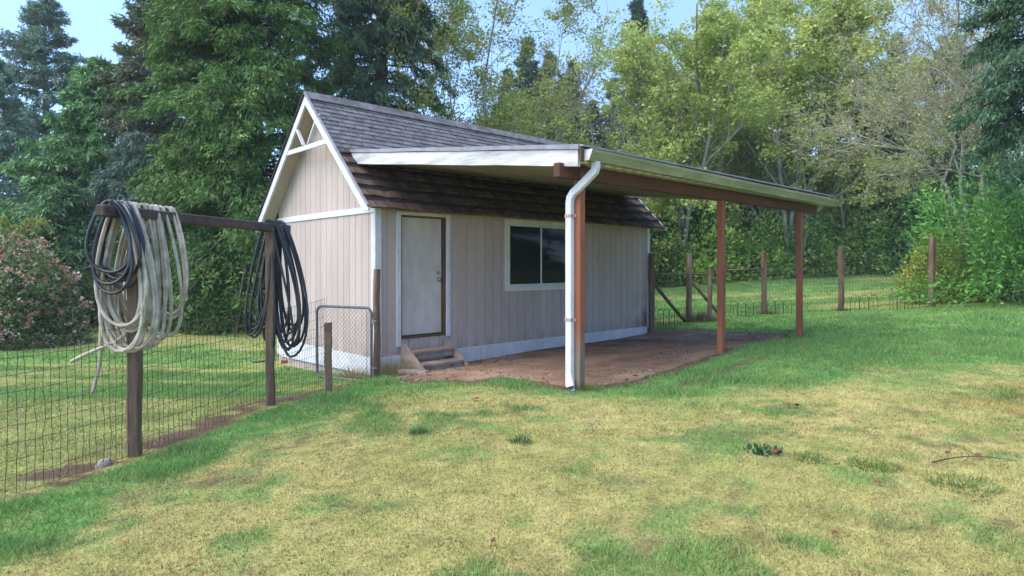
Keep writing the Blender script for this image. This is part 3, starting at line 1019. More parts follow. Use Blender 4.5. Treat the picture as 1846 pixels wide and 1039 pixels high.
def red_post_material():
    m = M['post_red'].copy(); m.name = 'stained_post_bleached_foot'
    nt = m.node_tree; b = nt.nodes['Principled BSDF']
    src = b.inputs['Base Color'].links[0].from_socket
    ge = nt.nodes.new('ShaderNodeNewGeometry'); sx = nt.nodes.new('ShaderNodeSeparateXYZ'); nt.links.new(ge.outputs['Position'], sx.inputs[0])
    nz = noise_fac(nt, 6, (1, 1, .4), coord='World')
    ad = nt.nodes.new('ShaderNodeMath'); ad.operation = 'MULTIPLY_ADD'; ad.inputs[1].default_value = .8; nt.links.new(nz, ad.inputs[0]); nt.links.new(sx.outputs[2], ad.inputs[2])
    r = nt.nodes.new('ShaderNodeMapRange'); r.inputs[1].default_value = 1.55; r.inputs[2].default_value = 1.2; nt.links.new(ad.outputs[0], r.inputs[0])
    col = mix(nt, r.outputs[0], src, (.19, .145, .10))
    # knots
    vo = nt.nodes.new('ShaderNodeTexVoronoi'); vo.inputs['Scale'].default_value = 3.2
    nt.links.new(ge.outputs['Position'], vo.inputs['Vector'])
    r2 = nt.nodes.new('ShaderNodeMapRange'); r2.inputs[1].default_value = .075; r2.inputs[2].default_value = .045; nt.links.new(vo.outputs[0], r2.inputs[0])
    col = mix(nt, r2.outputs[0], col, (.05, .022, .014))
    nt.links.new(col, b.inputs['Base Color'])
    return m
M['post_foot'] = red_post_material()
for i, (x, mt) in enumerate(((px_, 'post_foot'), (3.47, 'post_red'), (6.30, 'post_red'))):
    y_ = py_ + (.0 if i == 0 else .0)
    timber((x, y_), gz(x, y_) - .1, cz_(py_) - .348, .092, M[mt], 'post', cp, 20 + i, .006, .002)
mb = MB(); mb.box((px_ - .02, py_ - .05, cz_(py_) - .36), (.05, .008, .20)); mb.build('post_bracket', M['galv'], cp)

# ---------------------------------------------------------------- STEPS at the door
st = thing('wooden_steps', 'small two-tread wooden step unit below the shed door', 'steps', (.9, -.3, .12))
zs = .12
def stringer(x):
    mb = MB()
    mb.prism([(x, -.035, zs), (x, -.035, DO[2] - .07), (x, -.13, DO[2] - .07), (x, -.66, zs + .09), (x, -.66, zs + .02), (x, -.55, zs)], (.042, 0, 0))
    mb.build('stringer', M['step_wood'], st)
stringer(.44); stringer(1.30)
for yy, zz_ in ((-.20, .44), (-.46, .27)):
    mb = MB(); mb.box((.891, yy, zz_), (.812, .24, .042), ch=.005); mb.build('tread', M['step_wood'], st)
    mb = MB(); mb.box((.891, yy - .085, zz_ - .066), (.808, .035, .085), ch=.004); mb.build('tread_edge', M['grey_wood'], st)
# two stacked offcut blocks to the side
for k, (dx, zz_) in enumerate(((0, .16), (.03, .205))):
    mb = MB()
    a = .35 + .15 * k
    R = np.array([[math.cos(a), -math.sin(a), 0], [math.sin(a), math.cos(a), 0], [0, 0, 1]])
    mb.box((0, 0, 0), (.16, .46, .045), R, .005)
    o = mb.build('timber_offcut', M['grey_wood'] if k else M['fence_wood'])
    o.location = (.29 + dx, -.58, zz_)
    tag(o, ['dark lower timber offcut lying on the soil beside the steps', 'weathered upper timber offcut stacked on another beside the steps'][k], 'offcut', 'timber offcuts beside the steps')
# plywood mat at the foot
mb = MB(); mb.box((1.05, -.83, .168), (.95, .30, .014), np.array(Matrix.Rotation(-.04, 3, 'X')), .003)
o = mb.build('plank', M['step_wood']); tag(o, 'flat brown board lying on the dirt in front of the steps', 'board')

# ---------------------------------------------------------------- LEFT FENCE
def fz(a, b): return float(gz_ab(np.array([a]), np.array([b]))[0])
lf = thing('wire_fence', 'wire mesh fence on weathered posts with a high rail carrying hoses', 'fence', PG(-2.86, 4.7))
fa = [(-2.86, 4.70), (-2.457, 6.30), (-2.185, 7.38)]
ptop = [2.22, 2.20, 1.145]
rzp = YAW + .25
for i, (a, b) in enumerate(fa):
    p = P(a, b)
    timber(p, fz(a, b) - .1, ptop[i], (.088, .086, .088)[i], M['fence_wood'], 'post', lf, 40 + i, .012, .006, rz=rzp)
a, b = -3.42, 2.45
timber(P(a, b), fz(a, b) - .1, 1.6, .105, M['fence_wood'], 'post', lf, 44, .012, .006, rz=rzp)
hp = (-2.03, 9.30)
timber(P(*hp), -.05, 1.76, .085, M['fence_wood'], 'post', lf, 45, .014, .008, rz=0)
# rail
bd = np.array([.403, 1.6]); bd = bd / np.linalg.norm(bd)
A0 = np.array(fa[0]); B0 = np.array(fa[1])
r0 = A0 - bd * .30; r1 = B0 + bd * .30
RZT = 2.265
mb = MB(); mb.beam(P(r0[0], r0[1], RZT - .045), P(r1[0], r1[1], RZT - .055), .085, .085, ch=.01); mb.build('rail', M['rail_wood'], lf)

def wire_panel(p0, p1, h0, h1, cw, chh, r, seed, name, parent, base0, base1, wob=.006, mat='wire', nh=None):
    """welded wire between two plan points; h = top heights, base = bottom heights"""
    r_ = np.random.default_rng(seed)
    p0 = np.array(p0, float); p1 = np.array(p1, float)
    L = np.linalg.norm(p1 - p0); nv = max(2, int(round(L / cw)))
    hh = ((h0 - base0) + (h1 - base1)) / 2
    nh = nh or max(2, int(round(hh / chh)))
    s = np.linspace(0, 1, nv + 1); q = np.linspace(0, 1, nh + 1)
    SS, QQ = np.meshgrid(s, q)
    aa = p0[0] + (p1[0] - p0[0]) * SS; bb = p0[1] + (p1[1] - p0[1]) * SS
    nrm = np.array([-(p1 - p0)[1], (p1 - p0)[0]]) / L
    off = .05 * (fbm(SS * L, QQ * hh, .9, seed, 2) - .5)
    jit = r_.normal(0, wob, SS.shape)
    dx = (p1 - p0) / L
    aa = aa + nrm[0] * off + dx[0] * jit; bb = bb + nrm[1] * off + dx[1] * jit
    base = base0 + (base1 - base0) * SS; top = h0 + (h1 - h0) * SS
    zz_ = base + (top - base) * QQ + r_.normal(0, wob * .6, SS.shape) - .012 * np.sin(SS * math.pi)
    xy = CAM[:2] + aa[..., None] * RT + bb[..., None] * FW
    Pp = np.concatenate([xy, zz_[..., None]], -1)
    Vs = []; Fs = []; nb_ = 0
    def add(line):
        nonlocal nb_
        V, F = tube_np(line, r, 3); Vs.append(V); Fs.append(np.array(F) + nb_); nb_ += len(V)
    for j in range(nv + 1): add(Pp[:, j])
    for i in range(nh + 1): add(Pp[i])
    return np_mesh(name, np.concatenate(Vs), np.concatenate(Fs), M[mat], parent=parent)
mt = 1.36
wire_panel((-3.42, 2.45), fa[0], 1.40, mt, .055, .10, .0021, 1, 'wire_mesh', lf, fz(-3.42, 2.45) + .02, fz(*fa[0]) + .02, .005)
wire_panel(fa[0], fa[1], mt, 1.36, .052, .10, .0022, 2, 'wire_mesh', lf, fz(*fa[0]) + .02, fz(*fa[1]) + .02, .007)
wire_panel(fa[1], (-2.27, 7.45), 1.36, 1.42, .052, .10, .0022, 3, 'wire_mesh', lf, fz(*fa[1]) + .02, fz(*fa[2]) + .02, .006)
# loose strand of wire above the mesh
pts = [P(fa[0][0] + (fa[1][0] - fa[0][0]) * t, fa[0][1] + (fa[1][1] - fa[0][1]) * t, 1.63 - .02 * math.sin(t * 3.14)) for t in np.linspace(0, 1, 12)]
mb = MB(); mb.tube(pts, .0018, 3); mb.build('wire_strand', M['wire'], lf)

# gate, standing open behind the latch post
gt = thing('chain_link_gate', 'small chain-link gate in a round tube frame hung beside the shed corner', 'gate', P(-2.10, 9.30, .1))
g0 = np.array([-2.09, 9.22]); g1 = np.array([-3.05, 9.70])
gz0, gz1 = .09, 1.19
def gp(t, z): 
    q = g0 + (g1 - g0) * t
    return P(q[0], q[1], z)
gl = np.linalg.norm(g1 - g0); cr = .10
path = []
for (t0, zc_, a0) in ((cr / gl, gz1 - cr, 90), (1 - cr / gl, gz1 - cr, 0), (1 - cr / gl, gz0 + cr, -90), (cr / gl, gz0 + cr, -180)):
    # corners in the order top-hinge, top-latch, bottom-latch, bottom-hinge
    for k in range(7):
        an = math.radians({90: 180 - 15 * k, 0: 90 - 15 * k, -90: 0 - 15 * k, -180: -90 - 15 * k}[a0])
        path.append(gp(t0 + math.cos(an) * cr / gl, zc_ + math.sin(an) * cr))
path.append(path[0]); path.append(path[1])
mb = MB(); mb.tube(path, .021, 8, cap=False); mb.build('frame', M['galv'], gt, smooth=True)
mb = MB()
dm = .072
nzg = int((gz1 - gz0) / dm)
for k in range(-nzg, int(gl / dm) + 1):
    for sgn in (1, -1):
        pts = []
        for j in range(nzg + 1):
            x = (k + j) * dm if sgn > 0 else (k + nzg - j) * dm
            z = gz0 + .015 + j * dm * (gz1 - gz0 - .03) / (nzg * dm)
            if -.001 <= x - .0 <= gl + .001: pts.append(gp(x / gl, z) + np.array([0, 0, 0.0]) + .003 * np.array([FW[0], FW[1], 0]) * (1 if (j % 2) ^ (sgn > 0) else -1))
        if len(pts) >= 2: mb.tube(pts, .0022, 3, cap=False)
mb.build('chain_link', M['galv'], gt)
for z in (.30, 1.0):
    mb = MB(); mb.tube([gp(-.02, z - .03), gp(-.02, z + .03)], .016, 8).beam(gp(-.09, z), gp(0, z), .03, .02); mb.build('hinge', M['steel'], gt)
mb = MB(); mb.tube([gp(.08, gz0 + .05), gp(.08, gz1 - .05)], .005, 5); mb.build('tension_bar', M['galv'], gt)

# ---------------------------------------------------------------- HOSES
NRM = np.array([bd[1], -bd[0]])          # across the rail, towards screen right
def railpt(s, x, z):
    q = A0 + bd * s + NRM * x
    return P(q[0], q[1], z)
def coil(loops, seed, per=30, ztop=None):
    """loops: list of (s along rail, half width left, half width right, drop, skew)"""
    r_ = np.random.default_rng(seed)
    pts = []
    n = len(loops)
    for i, L0 in enumerate(loops):
        L1 = loops[min(i + 1, n - 1)]
        for k in range(per):
            t = k / per; th = 2 * math.pi * t
            e = t * t * (3 - 2 * t)
            s, wl, wr, dr, sk = [u + (w - u) * e for u, w in zip(L0, L1)]
            z = ztop - dr * (1 - math.cos(th)) / 2
            dz = (1 - math.cos(th)) / 2
            shp = math.sin(th)
            # narrow at the rail, fuller low down
            full = .45 + .95 * dz
            x = (wr if shp > 0 else wl) * shp * full + sk * dz
            if dz < .02: z += .0
            pts.append((s + .03 * math.sin(th + i) + .02 * shp, x, z))
    return pts
def hose(name, label, pts, r, mat, extra=(), group=None):
    base = railpt(pts[0][0], pts[0][1], pts[0][2])
    t = thing(name, label, 'hose', base, group)
    W3 = np.array([railpt(*p) for p in pts])
    mb = MB(); mb.tube(W3, r, 8); mb.build('tube', M[mat], t, smooth=True)
    for e in extra:
        mb = MB(); mb.tube(e[0], e[1], 8); mb.build(e[3], M[e[2]], t, smooth=True)
    return t
hr = np.random.default_rng(5)
# small black coil at the rail's near end
loops = []
for i in range(9):
    loops.append((-.235 + .017 * i + hr.uniform(-.01, .01), .155 + hr.uniform(-.035, .06), .145 + hr.uniform(-.03, .055), .55 + hr.uniform(-.07, .16), hr.uniform(-.03, .05)))
hose('garden_hose', 'small black hose coil looped over the near end of the fence rail', coil(loops, 1, ztop=RZT + .03), .0125, 'black_hose',
     group='hoses hung on the fence rail')
# tan hose, many loops
loops = []
for i in range(21):
    f = max(0, i - 8) / 12
    kind = i % 4
    sp_ = -.155 + .10 * i / 8 if i <= 8 else -.05 + .385 * f
    dr = (.84, 1.02, 1.17, .94)[kind] + hr.uniform(-.05, .05)
    wl = .13 + .07 * hr.random() if i <= 8 else .15 + .22 * f * (.55 + .45 * hr.random())
    wr = .13 + .12 * hr.random() if i <= 8 else .07 + .07 * hr.random()
    loops.append((sp_ + hr.uniform(-.008, .008), wl, wr, dr, hr.uniform(-.03, .05) + (.04 if i <= 8 else 0)))
pt = coil(loops, 2, ztop=RZT + .03)
e1 = [railpt(-.05, -.02, 1.32), railpt(-.10, -.07, 1.26), railpt(-.14, -.16, 1.215), railpt(-.18, -.27, 1.165), railpt(-.20, -.37, 1.115)]
e2 = [railpt(-.06, -.10, 1.62), railpt(-.10, -.185, 1.50), railpt(-.10, -.21, 1.33), railpt(-.10, -.215, 1.13), railpt(-.11, -.23, 1.0), railpt(-.12, -.27, .86)]
def spline(pts, n=20):
    pts = np.array(pts); t = np.linspace(0, len(pts) - 1, n); i = np.clip(t.astype(int), 0, len(pts) - 2); u = (t - i)[:, None]
    pm = pts[np.clip(i - 1, 0, None)]; p0 = pts[i]; p1 = pts[i + 1]; p2 = pts[np.clip(i + 2, None, len(pts) - 1)]
    return .5 * ((2 * p0) + (-pm + p1) * u + (2 * pm - 5 * p0 + 4 * p1 - p2) * u ** 2 + (-pm + 3 * p0 - 3 * p1 + p2) * u ** 3)
hose('garden_hose', 'thick dirty tan hose hanging in many loops from the fence rail', pt, .0135, 'tan_hose',
     [(spline(e1), .0135, 'tan_hose', 'hose_end'), (spline(e2), .0125, 'tan_hose', 'hose_end')], group='hoses hung on the fence rail')
# long black hose at the second post
loops = []
LB = float(np.linalg.norm(B0 - A0))
for i in range(18):
    side = -1 if i % 9 < 4 else 1
    wide = side > 0 and i % 9 in (5, 7)
    loops.append((LB - .06 + .27 * (i / 17) + hr.uniform(-.02, .02), .05 + .07 * hr.random(), .07 + .07 * hr.random() + (.12 if wide else 0),
                  (1.40 if side > 0 else 1.28) + hr.uniform(-.32, .06), side * hr.uniform(.10, .20)))
pt = coil(loops, 3, ztop=RZT + .02)
fx = railpt(LB + .1, .06, .84)
hose('garden_hose', 'long black hose hanging in loops from the rail at the second fence post', pt, .0125, 'black_hose',
     [([fx, fx + np.array([.03, -.01, -.01]), fx + np.array([.06, -.02, -.005])], .017, 'brass', 'hose_fitting')], group='hoses hung on the fence rail')

# ---------------------------------------------------------------- RIGHT FENCE
rf = thing('wire_fence', 'long wire fence on brown posts crossing the lawn beyond the carport', 'fence', PG(7.4, 18.2))
rposts = [(3.29, 14.6, 2.10, .12), (4.68, 16.4, 2.13, .13), (7.4, 18.2, 2.22, .13), (9.5, 17.9, 2.37, .13), (11.25, 16.6, 2.56, .13)]
for i, (a, b, zt, w) in enumerate(rposts):
    timber(P(a, b), fz(a, b) - .1, zt, w, M['fence_wood'], 'post', rf, 60 + i, .02, .008, rz=YAW + .1 * i)
# leaning brace post by the opening
a, b = 5.15, 16.2
la = (P(5.45, 16.9) - P(a, b))
timber(P(a, b), fz(a, b) - .1, 1.72, .11, M['fence_wood'], 'post', rf, 66, .02, .008, rz=.3, lean=(la[0] * .5, la[1] * .5))
def pole(p, q, r, name='brace', mat='fence_wood'):
    mb = MB(); mb.tube([p, (np.array(p) + np.array(q)) / 2 + np.array([0, 0, -.01]), q], [r, r * .95, r * .9], 7); mb.build(name, M[mat], rf, smooth=True)
pole(P(3.33, 14.6, 1.40), P(4.55, 16.3, .34), .045)
pole(P(4.74, 16.4, 1.42), P(5.6, 16.6, .45), .045)
pole(P(3.33, 14.6, 1.60), P(4.68, 16.4, 1.585), .03, 'rail')
pole(P(4.68, 16.4, 1.59), P(5.35, 16.6, 1.60), .03, 'rail')
pole(P(5.4, 16.7, 1.68), P(7.4, 18.2, 1.72), .028, 'rail')
for i in range(len(RF) - 1):
    q0, q1 = RF[i], RF[i + 1]
    z0, z1 = fz(*q0), fz(*q1)
    if i == 0: h = 1.15
    elif i == 1: h = 1.22
    else: h = 1.35
    wire_panel(q0, q1, z0 + h, z1 + h, .075, .11, .0022, 80 + i, 'wire_mesh', rf, z0 + .03, z1 + .03, .005)
# single strands near post tops
for dz in (1.55, 1.72):
    pts = [P(q[0], q[1], fz(*q) + dz) for q in RF[2:]]
    mb = MB(); mb.tube(pts, .003, 3); mb.build('wire_strand', M['wire'], rf)

# low hooped border panels standing along the fence
def border_panel(px0, px1, b, label, nh=4, h=.44):
    a0 = (px0 - 923) / 1118 * b; a1 = (px1 - 923) / 1118 * b
    mb = MB(); w = (a1 - a0) / nh
    zb = fz((a0 + a1) / 2, b)
    t = thing('border_panel', label, 'border fence', P((a0 + a1) / 2, b, zb), 'hooped wire border panels along the fence')
    for k in range(nh):
        ac = a0 + (k + .5) * w
        m_ = MB()
        pts = [P(ac - w * .48, b, zb - .03)]
        for an in np.linspace(180, 0, 9): pts.append(P(ac + w * .48 * math.cos(math.radians(an)), b, zb + h - w * .5 + w * .5 * math.sin(math.radians(an))))
        pts.append(P(ac + w * .48, b, zb - .03))
        m_.tube(pts, .007, 5)
        pts = [P(ac, b + .006, zb - .03)]
        pts2 = [P(ac - w * .3, b + .006, zb + h * .66), P(ac - w * .12, b + .006, zb + h * .60), P(ac, b + .006, zb + h * .42)]
        pts3 = [P(ac + w * .3, b + .006, zb + h * .66), P(ac + w * .12, b + .006, zb + h * .60), P(ac, b + .006, zb + h * .42)]
        pts.append(P(ac, b + .006, zb + h * .45))
        m_.tube(pts, .005, 4).tube(pts2, .005, 4).tube(pts3, .005, 4)
        m_.build('hoop', M['wire'], t, smooth=True)
border_panel(1316, 1372, 17.6, 'hooped wire border panel left of the third fence post behind the carport')
border_panel(1383, 1427, 17.9, 'hooped wire border panel right of the third fence post behind the carport', 3)
border_panel(1533, 1583, 17.3, 'hooped wire border panel just right of the fourth fence post', 3)
border_panel(1604, 1658, 16.5, 'hooped wire border panel farthest right, before the last fence post', 4)
border_panel(1186, 1226, 15.6, 'hooped wire border panel under the sloping brace by the shed corner', 4, .40)

# ---------------------------------------------------------------- grass and moss
def scatter(n, a_rng, b_rng, seed, power=1.0):
    """points in the wedge the photograph sees"""
    r_ = np.random.default_rng(seed)
    u = r_.random(n)
    b = (b_rng[0] ** power + u * (b_rng[1] ** power - b_rng[0] ** power)) ** (1 / power)
    a = (r_.random(n) * 2 - 1) * (1.35 * b + 1.2)
    k = r_.random(n) < smooth(1.30, .88, np.abs(a) / (b + .5)) ** 1.5      # thins out to the sides
    return a[k], b[k], r_
def blades(name, label, cat, sets, mat):
    VV, FF, CC = [], [], []; base = 0
    for (a, b, hgt, wid, col, r_) in sets:
        n = len(a)
        z = gz_ab(a, b)
        p = np.column_stack([CAM[:2] + a[:, None] * RT + b[:, None] * FW, z - .004])
        an = r_.random(n) * 2 * math.pi
        side = np.column_stack([np.cos(an), np.sin(an), np.zeros(n)])
        la_ = r_.random(n) * 2 * math.pi
        lean = np.column_stack([np.cos(la_), np.sin(la_), np.zeros(n)]) * (hgt * r_.uniform(.2, .95, n))[:, None]
        tip = p + lean + np.array([0, 0, 1]) * hgt[:, None]
        V = np.stack([p - side * wid[:, None] / 2, p + side * wid[:, None] / 2, tip], 1).reshape(-1, 3)
        VV.append(V); FF.append(np.arange(n * 3).reshape(-1, 3) + base); base += n * 3
        CC.append(np.repeat(col, 3, axis=0))
    o = np_mesh(name, np.concatenate(VV), np.concatenate(FF), mat, np.concatenate(CC))
    tag(o, label, cat, kind='stuff')
    return o
def grass_set(n, brng, seed, hs, ws, power=1.0, dens_bare=.08, moss=False):
    a, b, r_ = scatter(int(n * 1.5), None, brng, seed, power)
    n = len(a)
    c, g, bare, dd, forest, fs = lawn_colour(a, b)
    if moss: pr = (1 - g) * (1 - .85 * bare)
    else: pr = np.clip(g * 1.05 + .16, 0, 1) * (1 - .93 * bare)
    pr = pr * (dd > -.02 + .10 * (r_.random(n) - .5)) * (1 - forest) 
    x = CAM[0] + a * RT[0] + b * FW[0]; y = CAM[1] + a * RT[1] + b * FW[1]
    pr = pr * ~((x > -.02) & (x < LX) & (y > -.02) & (y < WY))
    k = r_.random(n) < pr
    a, b, c, g = a[k], b[k], c[k], g[k]; m_ = len(a)
    tall = .55 + .75 * smooth(.45, .65, fbm(a, b, .6, 131, 2))
    if moss:
        hgt = hs * r_.uniform(.4, 1.2, m_); col = c * r_.uniform(.65, 1.35, m_)[:, None]
        spk = (r_.random(m_) < .05 + .16 * smooth(.5, .68, fbm(a, b, .25, 133, 3)))
        col[spk] = np.array([.20, .125, .07]) * r_.uniform(.5, 1.3, spk.sum())[:, None]
        col[:, 0] *= r_.uniform(.85, 1.1, m_)
    else:
        hgt = hs * r_.uniform(.5, 1.25, m_) * (.38 + .62 * g) * tall
        base = np.where((r_.random(m_) < .5)[:, None], GREEN, GREEN2)
        mixf = (.75 * g + .1)[:, None]
        col = (base * mixf + c * (1 - mixf)) * r_.uniform(.6, 1.3, m_)[:, None]
        straw = r_.random(m_) < .08
        col[straw] = np.array([.42, .36, .16]) * r_.uniform(.7, 1.1, straw.sum())[:, None]
    return a, b, hgt, ws * r_.uniform(.7, 1.3, m_), col, r_
blades('grass', 'green lawn grass in tufts across the yard', 'grass', [
    grass_set(230000, (2.3, 6.2), 201, .050, .006),
    grass_set(260000, (5.6, 11), 202, .060, .009, 1.3),
    grass_set(170000, (10, 22), 203, .065, .018, 1.5),
    grass_set(60000, (20, 34), 204, .07, .035, 1.5)], M['blade'])
blades('moss', 'dry yellow moss and thatch spread through the lawn', 'moss', [
    grass_set(210000, (2.3, 5.2), 211, .016, .009, 1.2, moss=True),
    grass_set(110000, (5, 8.5), 212, .020, .013, 1.2, moss=True)], M['blade'])

# loose grit, chips and litter on the dirt
r_ = np.random.default_rng(140)
n = 9000
la = r_.uniform(DIRT[:, 0].min(), DIRT[:, 0].max(), n); lb = r_.uniform(DIRT[:, 1].min(), DIRT[:, 1].max(), n)
ld = poly_dist(la, lb, DIRT)
k = (ld < .25) & (r_.random(n) < .25 + .75 * smooth(.45, .62, fbm(la, lb, .5, 141, 3))) & (r_.random(n) < smooth(-1.6, .0, ld) * .7 + .3)
la, lb = la[k], lb[k]; n = len(la)
sz = .006 + .022 * r_.random(n) ** 3
c0 = np.column_stack([CAM[:2] + la[:, None] * RT + lb[:, None] * FW, gz_ab(la, lb) + .016])
an = r_.random(n) * 6.283
u = np.column_stack([np.cos(an), np.sin(an), r_.uniform(-.3, .3, n)]) * (sz * r_.uniform(.8, 2.2, n))[:, None]
w = np.column_stack([-np.sin(an), np.cos(an), r_.uniform(-.3, .3, n)]) * (sz * .6)[:, None]
up_ = np.array([0, 0, 1.0]) * (sz * .7)[:, None]
V = np.stack([c0 - u, c0 - w, c0 + u, c0 + w, c0 + up_], 1).reshape(-1, 3)
tri = np.array([[0, 1, 4], [1, 2, 4], [2, 3, 4], [3, 0, 4]])
F_ = (tri[None] + (np.arange(n) * 5)[:, None, None]).reshape(-1, 3)
pal = np.array([[.10, .06, .04], [.24, .15, .10], [.36, .27, .20], [.16, .11, .06]])[r_.integers(0, 4, n)]
o = np_mesh('litter', V, F_, M['blade'], np.repeat(pal * r_.uniform(.7, 1.2, n)[:, None], 5, 0))
tag(o, 'grit and bark chips scattered over the dirt floor under the carport', 'litter', kind='stuff')

# ---------------------------------------------------------------- TREES
def tube_many(segs, sides):
    """segs: array (n,8): p0 xyz, p1 xyz, r0, r1 -> prisms"""
    s = np.asarray(segs, float)
    p0, p1, r0, r1 = s[:, :3], s[:, 3:6], s[:, 6], s[:, 7]
    d = p1 - p0; d /= np.maximum(np.linalg.norm(d, axis=1, keepdims=True), 1e-9)
    ref = np.where(np.abs(d[:, 2:3]) < .9, np.array([[0, 0, 1.0]]), np.array([[1.0, 0, 0]]))
    u = np.cross(d, ref); u /= np.linalg.norm(u, axis=1, keepdims=True); v_ = np.cross(d, u)
    an = np.arange(sides) * 2 * math.pi / sides
    ring = np.cos(an)[None, :, None] * u[:, None] + np.sin(an)[None, :, None] * v_[:, None]
    V = np.concatenate([p0[:, None] + ring * r0[:, None, None], p1[:, None] + ring * r1[:, None, None]], 1)
    k = np.arange(sides); k2 = (k + 1) % sides
    f = np.stack([k, k2, sides + k2, sides + k], -1)
    F = f[None] + (np.arange(len(s)) * 2 * sides)[:, None, None]
    return V.reshape(-1, 3), F.reshape(-1, 4)

def norm(v_): return v_ / np.maximum(np.linalg.norm(v_, axis=-1, keepdims=True), 1e-9)

def fronds(p, d, L, Wd, r_, fold=.0):
    """rhombic sprays from p along d"""
    n = len(p)
    side = norm(np.cross(d, norm(r_.normal(0, 1, (n, 3)) + np.array([0, 0, 1.0]))))
    mid = p + d * (L * .45)[:, None]
    V = np.stack([p, mid + side * (Wd / 2)[:, None], p + d * L[:, None], mid - side * (Wd / 2)[:, None]], 1).reshape(-1, 3)
    F = np.arange(n * 4).reshape(-1, 4)
    return V, F

def needles(p, d, L, Wd, r_):
    n = len(p)
    side = norm(np.cross(d, norm(r_.normal(0, 1, (n, 3)) + np.array([0, 0, 1.0]))))
    q = p + d * (L * .3)[:, None]
    V = np.stack([q - side * (Wd / 2)[:, None], p + d * L[:, None], q + side * (Wd / 2)[:, None] - d * (L * .3)[:, None]], 1).reshape(-1, 3)
    return V, np.arange(n * 3).reshape(-1, 3)

def jitter_col(base, n, r_, lo=.65, hi=1.35, hue=.12):
    c = np.array(base) * r_.uniform(lo, hi, n)[:, None]
    c[:, 0] *= r_.uniform(1 - hue, 1 + hue, n); c[:, 2] *= r_.uniform(1 - hue, 1 + hue, n)
    return c

def conifer_arrays(seed, H, R, nb, m_, k, base_frac=.04, up=.1, droop=.5, L=.3, Wd=.09, hang=.6, col=(.05, .10, .03), col2=None, tipcol=None,
                   shape=1.0, twig=.35, top_pow=.8, gap=.25):
    """trunk segments + foliage arrays in tree-local coordinates"""
    r_ = np.random.default_rng(seed)
    segs = []
    nt_ = 10
    wob = np.cumsum(r_.normal(0, .012 * H / 10, (nt_ + 1, 2)), 0); wob -= wob[0]
    zt = np.linspace(-.2, H, nt_ + 1)
    rt = (.018 * H + .06) * (1 - np.linspace(0, 1, nt_ + 1)) ** .9 + .012
    for i in range(nt_):
        segs.append((*wob[i], zt[i], *wob[i + 1], zt[i + 1], rt[i], rt[i + 1]))
    h = np.sort(base_frac + (1 - base_frac) * r_.random(nb) ** (1 / 1.15) * .985)
    az = r_.random(nb) * 2 * math.pi
    az = np.where(r_.random(nb) < .62, math.atan2(-FW[1], -FW[0]) + r_.uniform(-2.0, 2.0, nb), az)
    prof = ((1 - h) ** top_pow) * (1 - .25 * np.exp(-h * 9)) * shape + .02
    Lb = R * prof * r_.uniform(.70, 1.12, nb) * (1 + .12 * np.sin(3 * az + seed))
    clump = .75 + .5 * _hash(np.floor(az * 1.6), np.floor(h * 14), seed)
    Lb = Lb * (.8 + .25 * clump)
    rad = np.column_stack([np.cos(az), np.sin(az), np.zeros(nb)])
    tang = np.column_stack([-np.sin(az), np.cos(az), np.zeros(nb)])
    p0 = np.column_stack([np.interp(h * H, zt, wob[:, 0]), np.interp(h * H, zt, wob[:, 1]), h * H])
    upv = up + .35 * h
    def path(i, s):
        return p0[i] + rad[i] * (s * Lb[i])[:, None] + np.array([0, 0, 1.0]) * (Lb[i] * (upv[i] * s - droop * s ** 2 * (1 - .6 * h[i])))[:, None] 
    I = np.arange(nb)
    pr = path(I, np.zeros(nb))
    for s0, s1 in ((0, .5), (.5, .95)):
        q0 = path(I, np.full(nb, s0)); q1 = path(I, np.full(nb, s1))
        rb = .008 * H / 10 + .012 * Lb
        for j in range(0, nb):
            segs.append((*q0[j], *q1[j], rb[j] * (1 - s0 * .8), rb[j] * (1 - s1 * .8)))
    # foliage
    tot = nb * m_ * k
    bi = np.repeat(I, m_ * k)
    sp = np.repeat(gap + (1 - gap) * r_.random(nb * m_) ** .75, k)
    sidek = np.repeat(r_.choice([-1, 1], nb * m_) * r_.random(nb * m_) ** .7, k)
    q = path(bi, sp)
    wtw = twig * Lb[bi] * (1.05 - sp * .75)
    tw = r_.random(tot)
    q = q + tang[bi] * (sidek * wtw * (.35 + .65 * tw))[:, None] + rad[bi] * (np.abs(sidek) * wtw * .35 * tw)[:, None]
    q[:, 2] -= np.abs(sidek) * wtw * hang * .5 * tw + r_.random(tot) * .10
    q += r_.normal(0, .075, (tot, 3))
    d = norm(rad[bi] * .55 + tang[bi] * (np.sign(sidek) * .5)[:, None] + np.array([0, 0, -1.0]) * hang + r_.normal(0, .52, (tot, 3)))
    sc = (.65 + .35 * np.minimum(1, Lb[bi] / (R * .5))) * r_.uniform(.6, 1.25, tot)
    V, F = needles(q, d, L * sc, Wd * sc, r_)
    cc = jitter_col(col, nb * m_, r_, .6, 1.3)
    if col2 is not None:
        sel = r_.random(nb * m_)[:, None] ** 1.3
        cc = cc * (1 - sel) + jitter_col(col2, nb * m_, r_, .8, 1.2) * sel
    if tipcol is not None:
        tsel = (smooth(.6, 1.0, sp[::k]) * r_.random(nb * m_))[:, None]
        cc = cc * (1 - tsel) + np.array(tipcol) * tsel
    c = np.repeat(cc, k, 0) * r_.uniform(.75, 1.25, tot)[:, None]
    return np.array(segs), V, F, np.repeat(c, 3, 0)

def make_tree(name, label, cat, base, arrays, bark='bark', crown='crown', leafm='needle', group=None, sides=5, rot=0.0):
    t = thing(name, label, cat, base, group)
    segs, V, F, C = arrays
    tv, tf = tube_many(segs, sides)
    np_mesh('trunk', tv, tf, M[bark], parent=t, world=False, smooth=True)
    if len(V):
        np_mesh(crown, V, F, M[leafm], C, parent=t, world=False)
    t.rotation_euler = (0, 0, rot)
    return t

